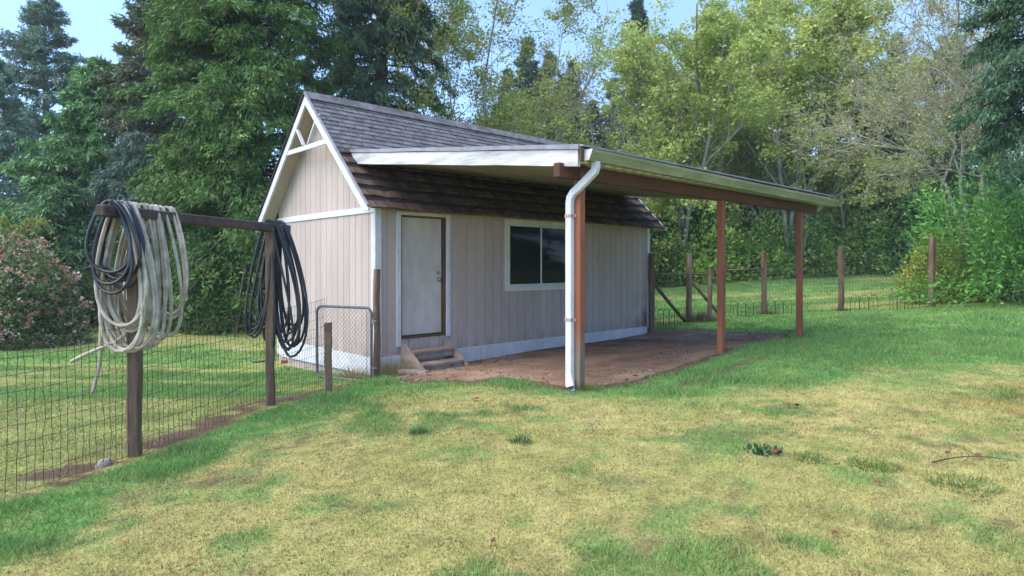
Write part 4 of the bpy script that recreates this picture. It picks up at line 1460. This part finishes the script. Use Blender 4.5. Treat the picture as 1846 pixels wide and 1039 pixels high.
def copy_tree(src, base, label, rot, sc, group=None):
    t = src.copy(); COL.objects.link(t)
    t.location = base; t.rotation_euler = (0, 0, rot); t.scale = (sc, sc, sc)
    t['label'] = label
    if group: t['group'] = group
    for ch in list(src.children):
        c = ch.copy(); COL.objects.link(c); c.parent = t
    return t

def spot(px, b, ytop):
    a = (px - 923) / 1118 * b
    z = fz(a, b)
    H = 1.83 + (478 - ytop) / 1118 * b - z
    return P(a, b, z - .05), H

FIR = (0.060, 0.110, 0.062); FIRB = (0.098, 0.163, 0.111)
CED = (0.066, 0.150, 0.041); CED2 = (0.156, 0.282, 0.072)
# near conifers, each with its own build
base, H = spot(455, 19.5, -620)
make_tree('cedar_tree', 'huge bright green cedar right behind the shed gable', 'tree', base,
          conifer_arrays(1, H, 3.7, 620, 24, 19, .02, .12, .55, .19, .058, .75, CED, CED2, tipcol=(.10, .17, .035), top_pow=.55, twig=.32))
base, H = spot(685, 24, -420)
make_tree('cedar_tree', 'dark drooping cedar rising behind the shed ridge', 'tree', base,
          conifer_arrays(2, H, 3.3, 460, 16, 24, .03, .05, .75, .21, .062, 1.1, (0.058, 0.117, 0.055), (0.104, 0.182, 0.091), top_pow=.45, twig=.3))
base, H = spot(312, 27, -170)
make_tree('fir_tree', 'tall fir with brownish branch tips reaching out beside the big cedar', 'tree', base,
          conifer_arrays(3, H, 3.0, 299, 15, 15, .05, .1, .35, 0.255, 0.090, .45, (0.088, 0.154, 0.078), (0.193, 0.176, 0.105), top_pow=.5))
base, H = spot(85, 36, -15)
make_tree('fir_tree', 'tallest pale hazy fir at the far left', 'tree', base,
          conifer_arrays(4, H, 5.2, 264, 14, 15, .03, .15, .35, 0.306, 0.095, .45, (0.144, 0.236, 0.144), (0.236, 0.355, 0.254), top_pow=.8))  # pale grey-green: distance haze put into the needle colour
base, H = spot(182, 26, 105)
make_tree('fir_tree', 'green mid-height fir with a pointed top behind the hoses', 'tree', base,
          conifer_arrays(5, H, 4.1, 345, 16, 15, .02, .12, .4, 0.272, 0.100, .6, (0.110, 0.231, 0.088), (0.198, 0.362, 0.131), top_pow=.75))
base, H = spot(-25, 29, 90)
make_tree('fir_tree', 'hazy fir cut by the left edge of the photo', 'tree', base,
          conifer_arrays(6, H, 4.6, 229, 14, 15, .02, .12, .4, 0.289, 0.085, .5, (0.144, 0.236, 0.144), (0.236, 0.355, 0.254), top_pow=.75))  # same needle colour, paled for haze, as the tallest left fir
base, H = spot(250, 21.5, 235)
make_tree('spruce_tree', 'small blue-green spruce with drooping boughs left of the big cedar', 'tree', base,
          conifer_arrays(7, H, 2.7, 172, 14, 15, .02, .15, .65, 0.255, 0.062, .9, (.085, .145, .105), (.14, .21, .155), top_pow=.7))
base, H = spot(120, 20.5, 330)
make_tree('spruce_tree', 'low dark green conifer behind the pink flowering bush', 'tree', base,
          conifer_arrays(8, H, 2.2, 149, 13, 15, .02, .15, .5, 0.238, 0.067, .7, (0.078, 0.158, 0.066), (0.132, 0.246, 0.097), top_pow=.6))
base, H = spot(1590, 35, 130)
make_tree('cedar_tree', 'dark cedar with flat fronds behind the right end of the carport', 'tree', base,
          conifer_arrays(9, H, 3.5, 264, 15, 17, .02, .08, .6, 0.289, 0.095, 1.0, (0.058, 0.137, 0.055), (0.111, 0.234, 0.085), top_pow=.6))
base, H = spot(1880, 14.5, -420)
make_tree('cedar_tree', 'dark cedar filling the right edge above the laurel', 'tree', base,
          conifer_arrays(10, H, 2.0, 276, 15, 25, .26, .08, .7, .15, .045, 1.0, (0.055, 0.120, 0.058), (0.098, 0.202, 0.091), top_pow=.35))
base, H = spot(1705, 37, 60)
make_tree('fir_tree', 'dark fir between the bare lichened tree and the right cedar', 'tree', base,
          conifer_arrays(11, H, 4.4, 252, 14, 15, .02, .12, .45, 0.289, 0.085, .6, (0.055, 0.117, 0.058), (0.098, 0.189, 0.085), top_pow=.6))
base, H = spot(1618, 46, 55)
make_tree('fir_tree', 'slim bluish fir top showing against the sky on the right', 'tree', base,
          conifer_arrays(12, H, 3.6, 195, 13, 15, .05, .12, .4, 0.323, 0.095, .5, FIR, FIRB, top_pow=.9))
base, H = spot(1215, 33.5, 320)
make_tree('cedar_tree', 'low dark cedar filling the gap right of the shed', 'tree', base,
          conifer_arrays(13, H, 3.2, 172, 14, 15, .02, .1, .6, 0.272, 0.085, .9, (0.055, 0.117, 0.052), (0.098, 0.189, 0.078), top_pow=.5))

# far firs: three builds, copied
protos = []
for k in range(3):
    ar = conifer_arrays(30 + k, 20, 5.8, 300, 11, 12, .03, .12, .38, .46, .14, .5, FIR, FIRB, top_pow=1.0, gap=.08)
    protos.append(ar)
far = [(972, 58, 120, 'small hazy fir squeezed between the two taller pale firs beyond the ridge'), (1012, 60, 128, 'faint fir tip between the middle and the shorter fir beyond the ridge'), (952, 50, 62, 'hazy pointed fir left of the pale trio beyond the ridge'), (990, 54, 88, 'hazy pointed fir in the middle of the gap beyond the ridge'),
       (1032, 57, 104, 'shorter hazy fir right of the middle fir beyond the ridge'), (915, 52, 120, 'hazy fir half hidden behind the vase-shaped maple'),
       (1150, 44, -8, 'tall dark fir top rising behind the light green maple'), (1070, 50, 175, 'short hazy fir behind the twiggy bare tree')]
built = []
for i, (px, b, yt, lb) in enumerate(far):
    base, H = spot(px, b, yt)
    if i < 3:
        t = make_tree('fir_tree', lb, 'tree', base, protos[i]); built.append(t)
        t['group'] = 'distant firs'
        t.scale = (H / 20,) * 3
    else:
        t = copy_tree(built[i % 3], base, lb, i * 1.3, H / 20)
FILL = 'dark fir standing deep in the wood behind the maples'
FILLL = 'dark fir standing deep in the wood behind the left conifers'
fr = np.random.default_rng(77)
for i, px in enumerate(list(range(-180, 900, 120)) + list(range(1110, 2000, 75))):
    b = 44 + fr.uniform(-4, 10)
    if px < 900:
        yt = 170 + fr.uniform(-60, 90)
    else:
        yt = 190 + fr.uniform(-70, 80)
    base, H = spot(px + fr.uniform(-20, 20), b, yt)
    copy_tree(built[i % 3], base, FILLL if px < 900 else FILL, fr.uniform(0, 6), H / 20 * fr.uniform(.95, 1.05),
              'firs massed in the left wood' if px < 900 else 'firs massed behind the maples')

for i, (a, b) in enumerate([(30, -3), (29, 4), (34, 9), (38, 0)]):
    copy_tree(built[i % 3], PG(a, b), 'tall dark fir at the yard edge, mirrored in the dark shed window', i * 1.1, .75 + .06 * i, 'firs mirrored in the window')

# ---- broadleaf trees
def broadleaf_arrays(seed, H, stems, spread, leaf_n, leaf_L, cols, levels=3, r0=.11, kids=(9, 6, 4), lens=(.36, .45, .5), wig=.16, up=.12, leaf_sp=.22,
                     rmin=.006, lean=(0, 0), start=0.0, trunk_h=0.0, leafW=.75, low=.18):
    r_ = np.random.default_rng(seed)
    segs = []; sites = []
    def grow(p, d, L, r, lev):
        n = 6 if lev == 0 else (4 if lev < 3 else 3)
        pts = [p]; dirs = []
        for i in range(n):
            d = d + r_.normal(0, wig, 3) + np.array([0, 0, up if lev else up * .6])
            d = d / np.linalg.norm(d)
            q = pts[-1] + d * L / n
            ra = r * (1 - .75 * i / n); rb = r * (1 - .75 * (i + 1) / n)
            segs.append((*pts[-1], *q, ra, rb))
            pts.append(q); dirs.append(d)
        if lev >= levels - 1 or lev >= 2:
            for i in range(1, n + 1): sites.append(pts[i])
        if lev < levels:
            nk = kids[min(lev, len(kids) - 1)]
            for _ in range(nk):
                t = r_.uniform(low if lev == 0 else .15, 1.0); i = min(int(t * n), n - 1)
                b0 = pts[i] + (pts[i + 1] - pts[i]) * (t * n - i)
                dd = dirs[i]
                side = np.cross(dd, r_.normal(0, 1, 3)); side /= np.linalg.norm(side)
                ang = r_.uniform(.45, 1.0)
                nd = dd * math.cos(ang) + side * math.sin(ang)
                cl = L * lens[min(lev, len(lens) - 1)] * r_.uniform(.6, 1.15) * (1.15 - .55 * t if lev == 0 else 1)
                grow(b0, nd, cl, max(r * (1 - .7 * t) * .55, rmin), lev + 1)
    for s in range(stems):
        az = 2 * math.pi * s / stems + r_.uniform(-.4, .4)
        tilt_ = spread * r_.uniform(.4, 1.1) if stems > 1 else spread * .1
        d = np.array([math.cos(az) * math.sin(tilt_) + lean[0], math.sin(az) * math.sin(tilt_) + lean[1], math.cos(tilt_)])
        p = np.array([math.cos(az) * .15, math.sin(az) * .15, -.1]) if stems > 1 else np.array([0, 0, -.1])
        grow(p, d / np.linalg.norm(d), H * r_.uniform(.85, 1.0) / max(.75, math.cos(tilt_)), r0 * r_.uniform(.7, 1.1), 0)
    sites = np.array(sites)
    n = leaf_n
    if n == 0: return np.array(segs), np.zeros((0, 3)), np.zeros((0, 3), int), np.zeros((0, 3))
    # leaves gather in tufts round a share of the twig ends
    r_.shuffle(sites)
    tuft = sites[: max(1, int(len(sites) * .42))]
    si = r_.integers(0, len(tuft), n)
    p = tuft[si] + r_.normal(0, leaf_sp, (n, 3)) * np.array([1, 1, .55])
    d = norm(r_.normal(0, 1, (n, 3)) * np.array([1, 1, .5]) + np.array([0, 0, -.35]))
    Ls = leaf_L * r_.uniform(.5, 1.25, n)
    V, F = needles(p, d, Ls, Ls * leafW * 1.15, r_)
    tc = jitter_col(cols[0], len(tuft), r_, .8, 1.2)
    sel = r_.random(len(tuft))[:, None]
    tc = tc * (1 - sel) + np.array(cols[1]) * sel
    C = tc[si] * r_.uniform(.7, 1.3, n)[:, None]
    return np.array(segs), V, F, np.repeat(C, 3, 0)

YG = (.45, .50, .13); YG2 = (.52, .52, .17); LG = (.36, .47, .12); LG2 = (.50, .56, .17)
base, H = spot(868, 27, -25)
make_tree('maple_tree', 'vase-shaped maple with sparse new leaves rising behind the roof ridge', 'tree', base,
          broadleaf_arrays(1, H, 8, .34, 46000, .125, (YG, (.18, .23, .05)), 3, .09, (9, 5, 3), leaf_sp=.20), 'grey_bark', leafm='leaf', sides=4)
base, H = spot(1215, 32, 25)
make_tree('maple_tree', 'light green maple behind the near corner of the carport roof', 'tree', base,
          broadleaf_arrays(2, H, 7, .34, 44000, .18, (LG, LG2), 3, .13, (11, 6, 3), leaf_sp=.19), 'grey_bark', leafm='leaf', sides=4)
base, H = spot(1430, 33, -60)
make_tree('maple_tree', 'tall yellow-green maple behind the middle of the carport', 'tree', base,
          broadleaf_arrays(3, H, 6, .30, 46000, .18, (YG, LG), 3, .14, (12, 6, 3), leaf_sp=.19), 'grey_bark', leafm='leaf', sides=4)
base, H = spot(1325, 37, 90)
make_tree('maple_tree', 'pale green maple standing farther back between the two bigger maples', 'tree', base,
          broadleaf_arrays(4, H, 5, .32, 45000, .20, (LG, YG), 3, .14, (10, 5, 3), leaf_sp=.28), 'grey_bark', leafm='leaf', sides=4)
base, H = spot(1530, 34.5, 60)
make_tree('alder_tree', 'slender yellowish alder left of the dark right-hand cedar', 'tree', base,
          broadleaf_arrays(5, H, 4, .28, 42000, .19, (YG2, LG), 3, .11, (9, 5, 3), leaf_sp=.25), 'grey_bark', leafm='leaf', sides=4)
base, H = spot(1072, 36, 75)
make_tree('bare_tree', 'leafless twiggy tree in the sky gap left of the light green maple', 'tree', base,
          broadleaf_arrays(6, H, 3, .16, 2500, .14, ((.12, .12, .07), (.16, .16, .09)), 3, .10, (14, 5, 3), leaf_sp=.2, lens=(.22, .45, .5)), 'grey_bark', leafm='leaf', sides=3)
base, H = spot(1105, 31, 285)
make_tree('maple_tree', 'low spreading maple just past the shed ridge end', 'tree', base,
          broadleaf_arrays(7, H, 6, .6, 18000, .19, (LG, YG), 2, .08, (10, 6, 3), leaf_sp=.28), 'grey_bark', leafm='leaf', sides=4)
# lichened bare tree on the right with a limb reaching left overhead
base, H = spot(1765, 20.5, -110)
lean_l = -RT * .0
make_tree('bare_tree', 'mostly bare lichened tree leaning over the right side of the lawn', 'tree', base,
          broadleaf_arrays(8, H, 6, .34, 30000, .085, ((.36, .40, .15), (.46, .45, .22)), 3, .075, (15, 8, 5), (.34, .5, .5), .22, .03, .10, low=.35, rmin=.011), 'lichen_bark', leafm='leaf', sides=4)
base, H = spot(1640, 13.0, -330)
ar = broadleaf_arrays(9, 4.6, 1, .1, 1600, .055, ((.26, .26, .08), (.20, .20, .07)), 3, .028, (11, 5, 3), (.40, .5, .5), .18, -.02, .10, low=.2)
# overhanging limb: same growth, laid over sideways as a long bough starting from the bare tree
segs, V, F_, C = ar
ax = np.array([-RT[0] * .93 - FW[0] * .2, -RT[1] * .93 - FW[1] * .2, .12]); ax /= np.linalg.norm(ax)
e2_ = np.cross(ax, [0, 0, 1.0]); e2_ /= np.linalg.norm(e2_); e3_ = np.cross(e2_, ax)
Rm = np.stack([e2_, e3_, ax], 1)
segs = segs.copy(); segs[:, :3] = segs[:, :3] @ Rm.T; segs[:, 3:6] = segs[:, 3:6] @ Rm.T
V = V @ Rm.T
bt = bpy.data.objects.get('bare_tree.001') or bpy.data.objects['bare_tree']
start = P((1775 - 923) / 1118 * 14.0, 14.0, 1.83 + (478 - 20) / 1118 * 14.0)
loc = np.array(bt.location)
# joint from the stem to the bough
tv, tf = tube_many(segs, 4)
lm = np_mesh('limb', tv + start, tf, M['lichen_bark'], parent=bt, smooth=True)
np_mesh('crown', V + start, F_, M['leaf'], C, parent=bt)

# ---- low undergrowth deep in the wood, one mass
r_ = np.random.default_rng(88)
n = 34000
ua = r_.uniform(-40, 52, n); ub = 41 + .12 * np.abs(ua) + r_.uniform(-2.0, 4.5, n)
top = 3.0 + 5.5 * fbm(ua, ub, 4.0, 89, 3) * (1 + .3 * vnoise(ua * .9, ub * .2, 90))
uz = gz_ab(ua, ub) + top * r_.random(n)
p = np.column_stack([CAM[:2] + ua[:, None] * RT + ub[:, None] * FW, uz])
d = norm(r_.normal(0, 1, (n, 3)) + np.array([-FW[0], -FW[1], -.2]) * .4)
LL = r_.uniform(.35, .75, n)
V, F_ = fronds(p, d, LL, LL * .45, r_)
cl = vnoise(ua * .8, uz * 1.1, 91)[:, None]
o = np_mesh('undergrowth', V, F_, M['leaf'], np.repeat((np.array([.055, .10, .045]) * (1 - cl) + np.array([.13, .20, .08]) * cl) * r_.uniform(.7, 1.3, n)[:, None], 4, 0))
tag(o, 'dark leafy undergrowth filling the wood behind the trees', 'undergrowth', kind='stuff')

# ---- shrubs
def shrub_arrays(seed, R, H, n, L, cols, leafW=.5, stems=14, up=.0, fill=.55, lump=.25):
    r_ = np.random.default_rng(seed)
    u = norm(r_.normal(0, 1, (n, 3))); u[:, 2] = np.abs(u[:, 2])
    lat = np.arctan2(u[:, 1], u[:, 0])
    lm_ = 1 + lump * (2 * vnoise(lat * 1.9 + 9, u[:, 2] * 3.2 + seed, seed) - 1) + lump * .6 * (2 * vnoise(lat * 5 + 9, u[:, 2] * 8, seed + 1) - 1)
    rr = (fill + (1 - fill) * r_.random(n) ** .6) * lm_
    p = u * rr[:, None] * np.array([R, R, H]) + r_.normal(0, .05, (n, 3))
    p[:, 2] = np.maximum(p[:, 2], .04)
    d = norm(u * .7 + r_.normal(0, .6, (n, 3)) + np.array([0, 0, up]))
    Ls = L * r_.uniform(.55, 1.2, n)
    V, F = fronds(p, d, Ls, Ls * leafW, r_)
    cl = _hash(np.floor(p[:, 0] * 3.2), np.floor(p[:, 2] * 3.2) + np.floor(p[:, 1] * 3.2) * 31, seed)[:, None]
    C = (np.array(cols[0]) * (1 - cl) + np.array(cols[1]) * cl) * r_.uniform(.65, 1.3, n)[:, None]
    segs = []
    for s in range(stems):
        q = norm(r_.normal(0, 1, 3)); q[2] = abs(q[2]) + .3
        e = q * np.array([R, R, H]) * .75
        m_ = e * .5 + np.array([0, 0, .1 * H]) + r_.normal(0, .05, 3)
        segs.append((0, 0, -.05, *m_, .03, .02)); segs.append((*m_, *e, .02, .008))
    return (np.array(segs), V, F, np.repeat(C, 4, 0)), p, u
def shrub(name, label, px, b, R, H, n, L, cols, seed, **kw):
    a = (px - 923) / 1118 * b
    base = P(a, b, fz(a, b) - .03)
    ar, p, u = shrub_arrays(seed, R, H, n, L, cols, **kw)
    return make_tree(name, label, 'shrub', base, ar, 'bark', 'foliage', 'leaf', sides=4), ar, p, u, base
rh, ar, p, u, base = shrub('rhododendron', 'large rounded rhododendron covered in pink blossoms behind the fence', 2, 14.3, 1.62, 2.42, 17000, .13, ((.085, .155, .055), (.19, .28, .10)), 1, leafW=.40, lump=.12)
# blossoms: trusses of petals near the surface
r_ = np.random.default_rng(15)
fld = p[r_.integers(0, len(p), 1250)]
nrm_ = norm(fld / np.array([1.62, 1.62, 2.42]))
keep = np.linalg.norm(fld / np.array([1.62, 1.62, 2.42]), axis=1) > .78
fld, nrm_ = fld[keep], nrm_[keep]
k = 9
pp = np.repeat(fld + nrm_ * .05, k, 0) + r_.normal(0, .033, (len(fld) * k, 3))
dd_ = norm(np.repeat(nrm_, k, 0) * .6 + r_.normal(0, .7, (len(pp), 3)))
LL = r_.uniform(.045, .08, len(pp)) * np.repeat(r_.uniform(.55, 1.35, len(fld)), k)
V, F_ = fronds(pp, dd_, LL, LL * .9, r_)
cs = np.where((r_.random(len(fld)) < .4)[:, None], np.array([.80, .60, .52]), np.array([.66, .33, .26]))
C = np.repeat(np.repeat(cs * r_.uniform(.8, 1.15, len(fld))[:, None], k, 0), 4, 0)
o = np_mesh('blossom', V, F_, M['petal'], C, parent=rh, world=False); o['kind'] = 'stuff'

shrub('laurel_bush', 'big glossy bright green laurel bush at the right edge of the lawn', 1850, 17.0, 2.75, 3.35, 26000, .15, ((.075, .23, .04), (.21, .44, .09)), 2, leafW=.38, fill=.40, lump=.42)
shrub('shrub', 'yellow-green shrub at the left side of the laurel bush', 1692, 18.0, 1.0, 1.9, 6000, .12, ((.27, .36, .065), (.42, .47, .10)), 3, leafW=.5, fill=.3)
shrub('shrub', 'light green vine maple bush behind the middle carport post', 1255, 31.8, 2.47, 3.76, 8000, 0.221, ((0.302, 0.471, 0.094), (0.473, 0.619, 0.146)), 4, leafW=.7, fill=.35, lump=.5)
shrub('shrub', 'rounded dark green bush behind the far carport post', 1440, 33.2, 2.73, 2.99, 8500, 0.195, ((0.113, 0.226, 0.056), (0.237, 0.382, 0.091)), 5, leafW=.5, lump=.4)
shrub('shrub', 'mid green bush at the wood edge between two carport posts', 1350, 32.6, 2.22, 2.87, 7000, 0.196, ((0.170, 0.302, 0.066), (0.328, 0.473, 0.109)), 6, leafW=.55, lump=.45)
shrub('shrub', 'green bush of pointed fronds at the wood edge left of the laurel', 1600, 34.2, 2.85, 4.13, 8000, 0.285, ((0.133, 0.282, 0.066), (0.237, 0.419, 0.100)), 7, leafW=.35, lump=.4)
shrub('shrub', 'dark low bush against the wood just right of the shed end', 1180, 31.5, 2.10, 2.47, 6000, 0.185, ((0.066, 0.142, 0.047), (0.127, 0.218, 0.073)), 8, leafW=.5, lump=.4)
shrub('shrub', 'loose leafy bush behind the fourth fence post', 1520, 33.8, 2.34, 3.77, 7500, 0.208, ((0.189, 0.339, 0.075), (0.309, 0.455, 0.109)), 9, leafW=.6, fill=.35, lump=.5)
shrub('shrub', 'dark bush under the big cedar beside the hoses', 395, 18.0, 1.9, 2.1, 8000, .16, ((0.046, 0.109, 0.029), (0.105, 0.196, 0.049)), 10, leafW=.4, lump=.4)
shrub('shrub', 'dark evergreen bush at the foot of the left firs', 190, 18.6, 2.2, 2.2, 8000, .16, ((0.035, 0.080, 0.029), (0.070, 0.126, 0.042)), 11, leafW=.4, lump=.4)
# weeping yellow-green shrub above the rhododendron
r_ = np.random.default_rng(19)
segs = []; P0 = []; 
for s in range(16):
    az = r_.uniform(0, 6.28); R_ = r_.uniform(.5, 1.1); Hh = r_.uniform(2.6, 3.2)
    prev = np.array([0, 0, 0.0])
    for i, t in enumerate(np.linspace(.12, 1, 9)):
        q = np.array([math.cos(az) * R_ * t, math.sin(az) * R_ * t, Hh * math.sin(min(t * 2.3, 2.55)) ]) 
        segs.append((*prev, *q, .016 * (1.1 - t), .016 * (1.05 - t)))
        if t > .45: P0 += [prev + (q - prev) * r_.random() for _ in range(12)]
        prev = q
P0 = np.repeat(np.array(P0), 2, 0) + r_.normal(0, .06, (len(P0) * 2, 3)); 
dd_ = norm(r_.normal(0, .5, P0.shape) + np.array([0, 0, -.7])); LL = r_.uniform(.06, .12, len(P0))
V, F_ = fronds(P0, dd_, LL, LL * .6, r_)
b_ = 16.2; a_ = (18 - 923) / 1118 * b_
make_tree('weeping_shrub', 'arching yellow-green shrub just above the pink rhododendron', 'shrub', P(a_, b_, fz(a_, b_)), (np.array(segs), V, F_, np.repeat(jitter_col((.26, .30, .06), len(P0), r_), 4, 0)), 'grey_bark', 'foliage', 'leaf', sides=4)

# ---------------------------------------------------------------- small things on the ground
# pale rock at the first fence post
def rock(name, label, p, s, seed):
    r_ = np.random.default_rng(seed)
    vs = []; fs = []; nu, nv = 10, 6
    for j in range(nv + 1):
        for i in range(nu):
            th = math.pi * j / nv; ph = 2 * math.pi * i / nu
            q = np.array([math.sin(th) * math.cos(ph), math.sin(th) * math.sin(ph), math.cos(th)]) * (1 + r_.uniform(-.12, .12))
            vs.append(q * np.array(s))
    for j in range(nv):
        for i in range(nu):
            fs.append((j * nu + i, (j + 1) * nu + i, (j + 1) * nu + (i + 1) % nu, j * nu + (i + 1) % nu))
    m_ = MB(); m_.add(vs, fs); o = m_.build(name, M['rock'], smooth=True); o.location = p
    o.rotation_euler = (0, .3, seed)
    return tag(o, label, 'rock')
rock('rock', 'pale rounded rock at the foot of the first fence post', PG(-2.93, 4.44, .0), (.085, .045, .04), 4)
# twig on the lawn at right
a0, b0 = G(1680, 838); a1, b1 = G(1836, 836)
pts = [PG(a0 + (a1 - a0) * t, b0 + (b1 - b0) * t + .05 * math.sin(3.1 * t), .015 + .02 * math.sin(3 * t)) for t in np.linspace(0, 1, 9)]
tw = thing('fallen_twig', 'long thin dead twig lying on the lawn at right', 'twig', pts[0])
mb = MB(); mb.tube(pts, np.linspace(.006, .002, 9), 5); mb.build('stem', M['twig'], tw)
mb = MB(); mb.tube([pts[4], pts[4] + np.array([.05, .04, .03]), pts[4] + np.array([.10, .05, .05])], [.003, .002, .001], 4); mb.build('side_shoot', M['twig'], tw)
mb = MB(); mb.tube([pts[5], pts[5] + np.array([-.03, .05, .02]), pts[5] + np.array([-.02, .10, .04])], [.003, .002, .001], 4); mb.build('side_shoot', M['twig'], tw)
# stick leaning in the left mesh
q0 = P(-3.35, 7.2, fz(-3.35, 7.2) + .03); q1 = P(-2.6, 6.35, fz(-2.6, 6.35) + .24)
mb = MB(); mb.tube([q0, (q0 + q1) / 2 + np.array([0, 0, .02]), q1], [.008, .006, .004], 5); o = mb.build('stick', M['twig']); tag(o, 'dead stick caught low in the mesh left of the second fence post', 'stick')
# curled dead leaves
def dead_leaf(px, py, s, label, seed):
    r_ = np.random.default_rng(seed)
    a, b = G(px, py)
    n = 7; vs = [(0, 0, .25 * s)]
    for i in range(10):
        an = 2 * math.pi * i / 10; rr = s * (1.0 if i % 2 == 0 else .55) * r_.uniform(.8, 1.1)
        vs.append((math.cos(an) * rr, math.sin(an) * rr * .75, r_.uniform(0, .55) * s))
    m_ = MB(); m_.add(vs, [(0, 1 + i, 1 + (i + 1) % 10) for i in range(10)])
    o = m_.build('dead_leaf', M['dead_leaf']); o.location = PG(a, b, .022); o.rotation_euler = (r_.uniform(-.3, .3), r_.uniform(-.3, .3), r_.uniform(0, 6))
    tag(o, label, 'leaf', 'dead leaves on the lawn')
for i, (px, py, s, lb) in enumerate([(1421, 737, .05, 'left of two curled dead leaves on the moss right of the downspout'), (1434, 737, .055, 'right of two curled dead leaves on the moss right of the downspout'),
        (1400, 822, .055, 'curled dead leaf beside the dark weed in mid lawn'), (857, 724, .05, 'reddish dead leaf on the grass before the steps'),
        (1744, 838, .045, 'brown dead leaf beside the fallen twig'), (1765, 828, .04, 'dead leaf touching the middle of the fallen twig'),
        (1710, 824, .035, 'small dark dead leaf left of and behind the fallen twig'), (1510, 845, .03, 'small dead leaf between the weed and the twig'),
        (1583, 877, .035, 'small reddish dead leaf in the lower right lawn'), (1504, 970, .03, 'reddish dead leaf low in the right foreground'),
        (890, 985, .03, 'dead leaf in the lower middle foreground'), (345, 1030, .03, 'reddish dead leaf at the bottom left foreground'), (1797, 956, .03, 'dead leaf above the lower right corner')]):
    dead_leaf(px, py, s, lb, 300 + i)
# weeds and coarse tufts
def tuft(px, py, n, h, R, col, name, label, cat, seed, w=.006, mat='blade', ab=None):
    r_ = np.random.default_rng(seed)
    a, b = ab if ab else G(px, py)
    base = PG(a, b)
    an = r_.random(n) * 6.283; rr = R * r_.random(n) ** .7
    p = np.column_stack([np.cos(an) * rr, np.sin(an) * rr, np.full(n, -.01)])
    d = norm(np.column_stack([np.cos(an), np.sin(an), np.zeros(n)]) * r_.uniform(.2, 1.0, n)[:, None] + np.array([0, 0, 1.0]) + r_.normal(0, .25, (n, 3)))
    L = h * r_.uniform(.5, 1.2, n)
    V, F = fronds(p, d, L, np.full(n, w), r_)
    o = np_mesh(name, V, F, M[mat], np.repeat(jitter_col(col, n, r_), 4, 0)); o.location = base
    tag(o, label, cat)
    return o
tuft(1378, 815, 60, .06, .12, (.035, .12, .05), 'weed', 'dark green broad-leaved weed in the middle right lawn', 'weed', 1, .03)
tuft(1458, 828, 260, .05, .13, (.13, .22, .06), 'grass_tuft', 'green grass tuft right of the dark weed', 'grass tuft', 2)
tuft(1572, 842, 380, .06, .16, (.15, .24, .06), 'grass_tuft', 'coarse grass tuft left of the fallen twig', 'grass tuft', 3)
tuft(1735, 875, 420, .055, .20, (.16, .24, .06), 'grass_tuft', 'grass tuft in front of the fallen twig', 'grass tuft', 4)
tuft(756, 782, 120, .07, .07, (.07, .17, .05), 'grass_tuft', 'small dark green tuft on the moss below the steps', 'grass tuft', 5)
tuft(936, 798, 160, .07, .08, (.08, .17, .06), 'grass_tuft', 'small green tuft in the middle of the mossy lawn', 'grass tuft', 6)
cx, cy = .16, -.20
aa, bb = AB(np.array([cx, cy]))
tuft(0, 0, 420, .34, .13, (.30, .26, .13), 'dry_grass_clump', 'dry tan grass clump against the shed corner left of the steps', 'grass clump', 7, .006, ab=(float(aa), float(bb)))
aa, bb = AB(np.array([-.22, .25]))
tuft(0, 0, 300, .26, .16, (.30, .27, .10), 'dry_grass_clump', 'dry yellow grass clump behind the gate at the shed wall', 'grass clump', 8, .006, ab=(float(aa), float(bb)))
tuft(0, 0, 200, .40, .20, (.16, .12, .08), 'dead_stalks', 'brown dead stalks round the second right fence post', 'dead plants', 9, .012, ab=(4.75, 16.25))
tuft(0, 0, 160, .36, .25, (.15, .12, .08), 'dead_stalks', 'brown dead stalks at the foot of the leaning fence post', 'dead plants', 10, .012, ab=(5.15, 16.1))
tuft(0, 0, 150, .16, .3, (.14, .11, .07), 'dead_stalks', 'low brown stalks at the foot of the third right fence post', 'dead plants', 11, .012, ab=(7.45, 18.05))
tuft(0, 0, 120, .16, .25, (.15, .11, .07), 'dead_stalks', 'low brown stalks at the foot of the fourth right fence post', 'dead plants', 12, .012, ab=(9.45, 17.8))
tuft(0, 0, 260, .09, .12, (.16, .22, .05), 'grass_tuft', 'grass tuft round the foot of the near carport post', 'grass tuft', 13, .006, ab=(.86, 6.93))
# piece of green hose by the shed's back corner
a0, b0 = G(452, 652)
pts = [PG(a0 + .35 * t, b0 - .15 * math.sin(4 * t), .02) for t in np.linspace(0, 1, 10)]
mb = MB(); mb.tube(pts, .016, 6); o = mb.build('hose_piece', M['green_plastic'], smooth=True); tag(o, 'short green hose piece on the grass behind the second fence post', 'hose')

# ---------------------------------------------------------------- haze
def haze_box():
    m = bpy.data.materials.new('haze'); m.use_nodes = True
    nt = m.node_tree
    nt.nodes.remove(nt.nodes['Principled BSDF'])
    pv = nt.nodes.new('ShaderNodeVolumePrincipled')
    pv.inputs['Color'].default_value = (.86, .92, 1, 1)
    pv.inputs['Density'].default_value = HAZE
    nt.links.new(pv.outputs[0], nt.nodes['Material Output'].inputs['Volume'])
    mb = MB(); mb.box((CAM[0] + FW[0] * 25, CAM[1] + FW[1] * 25, 11), (490, 490, 30)); 
    o = mb.build('haze', m); tag(o, kind='stuff')
HAZE = 0.0008
if HAZE > 0: haze_box()
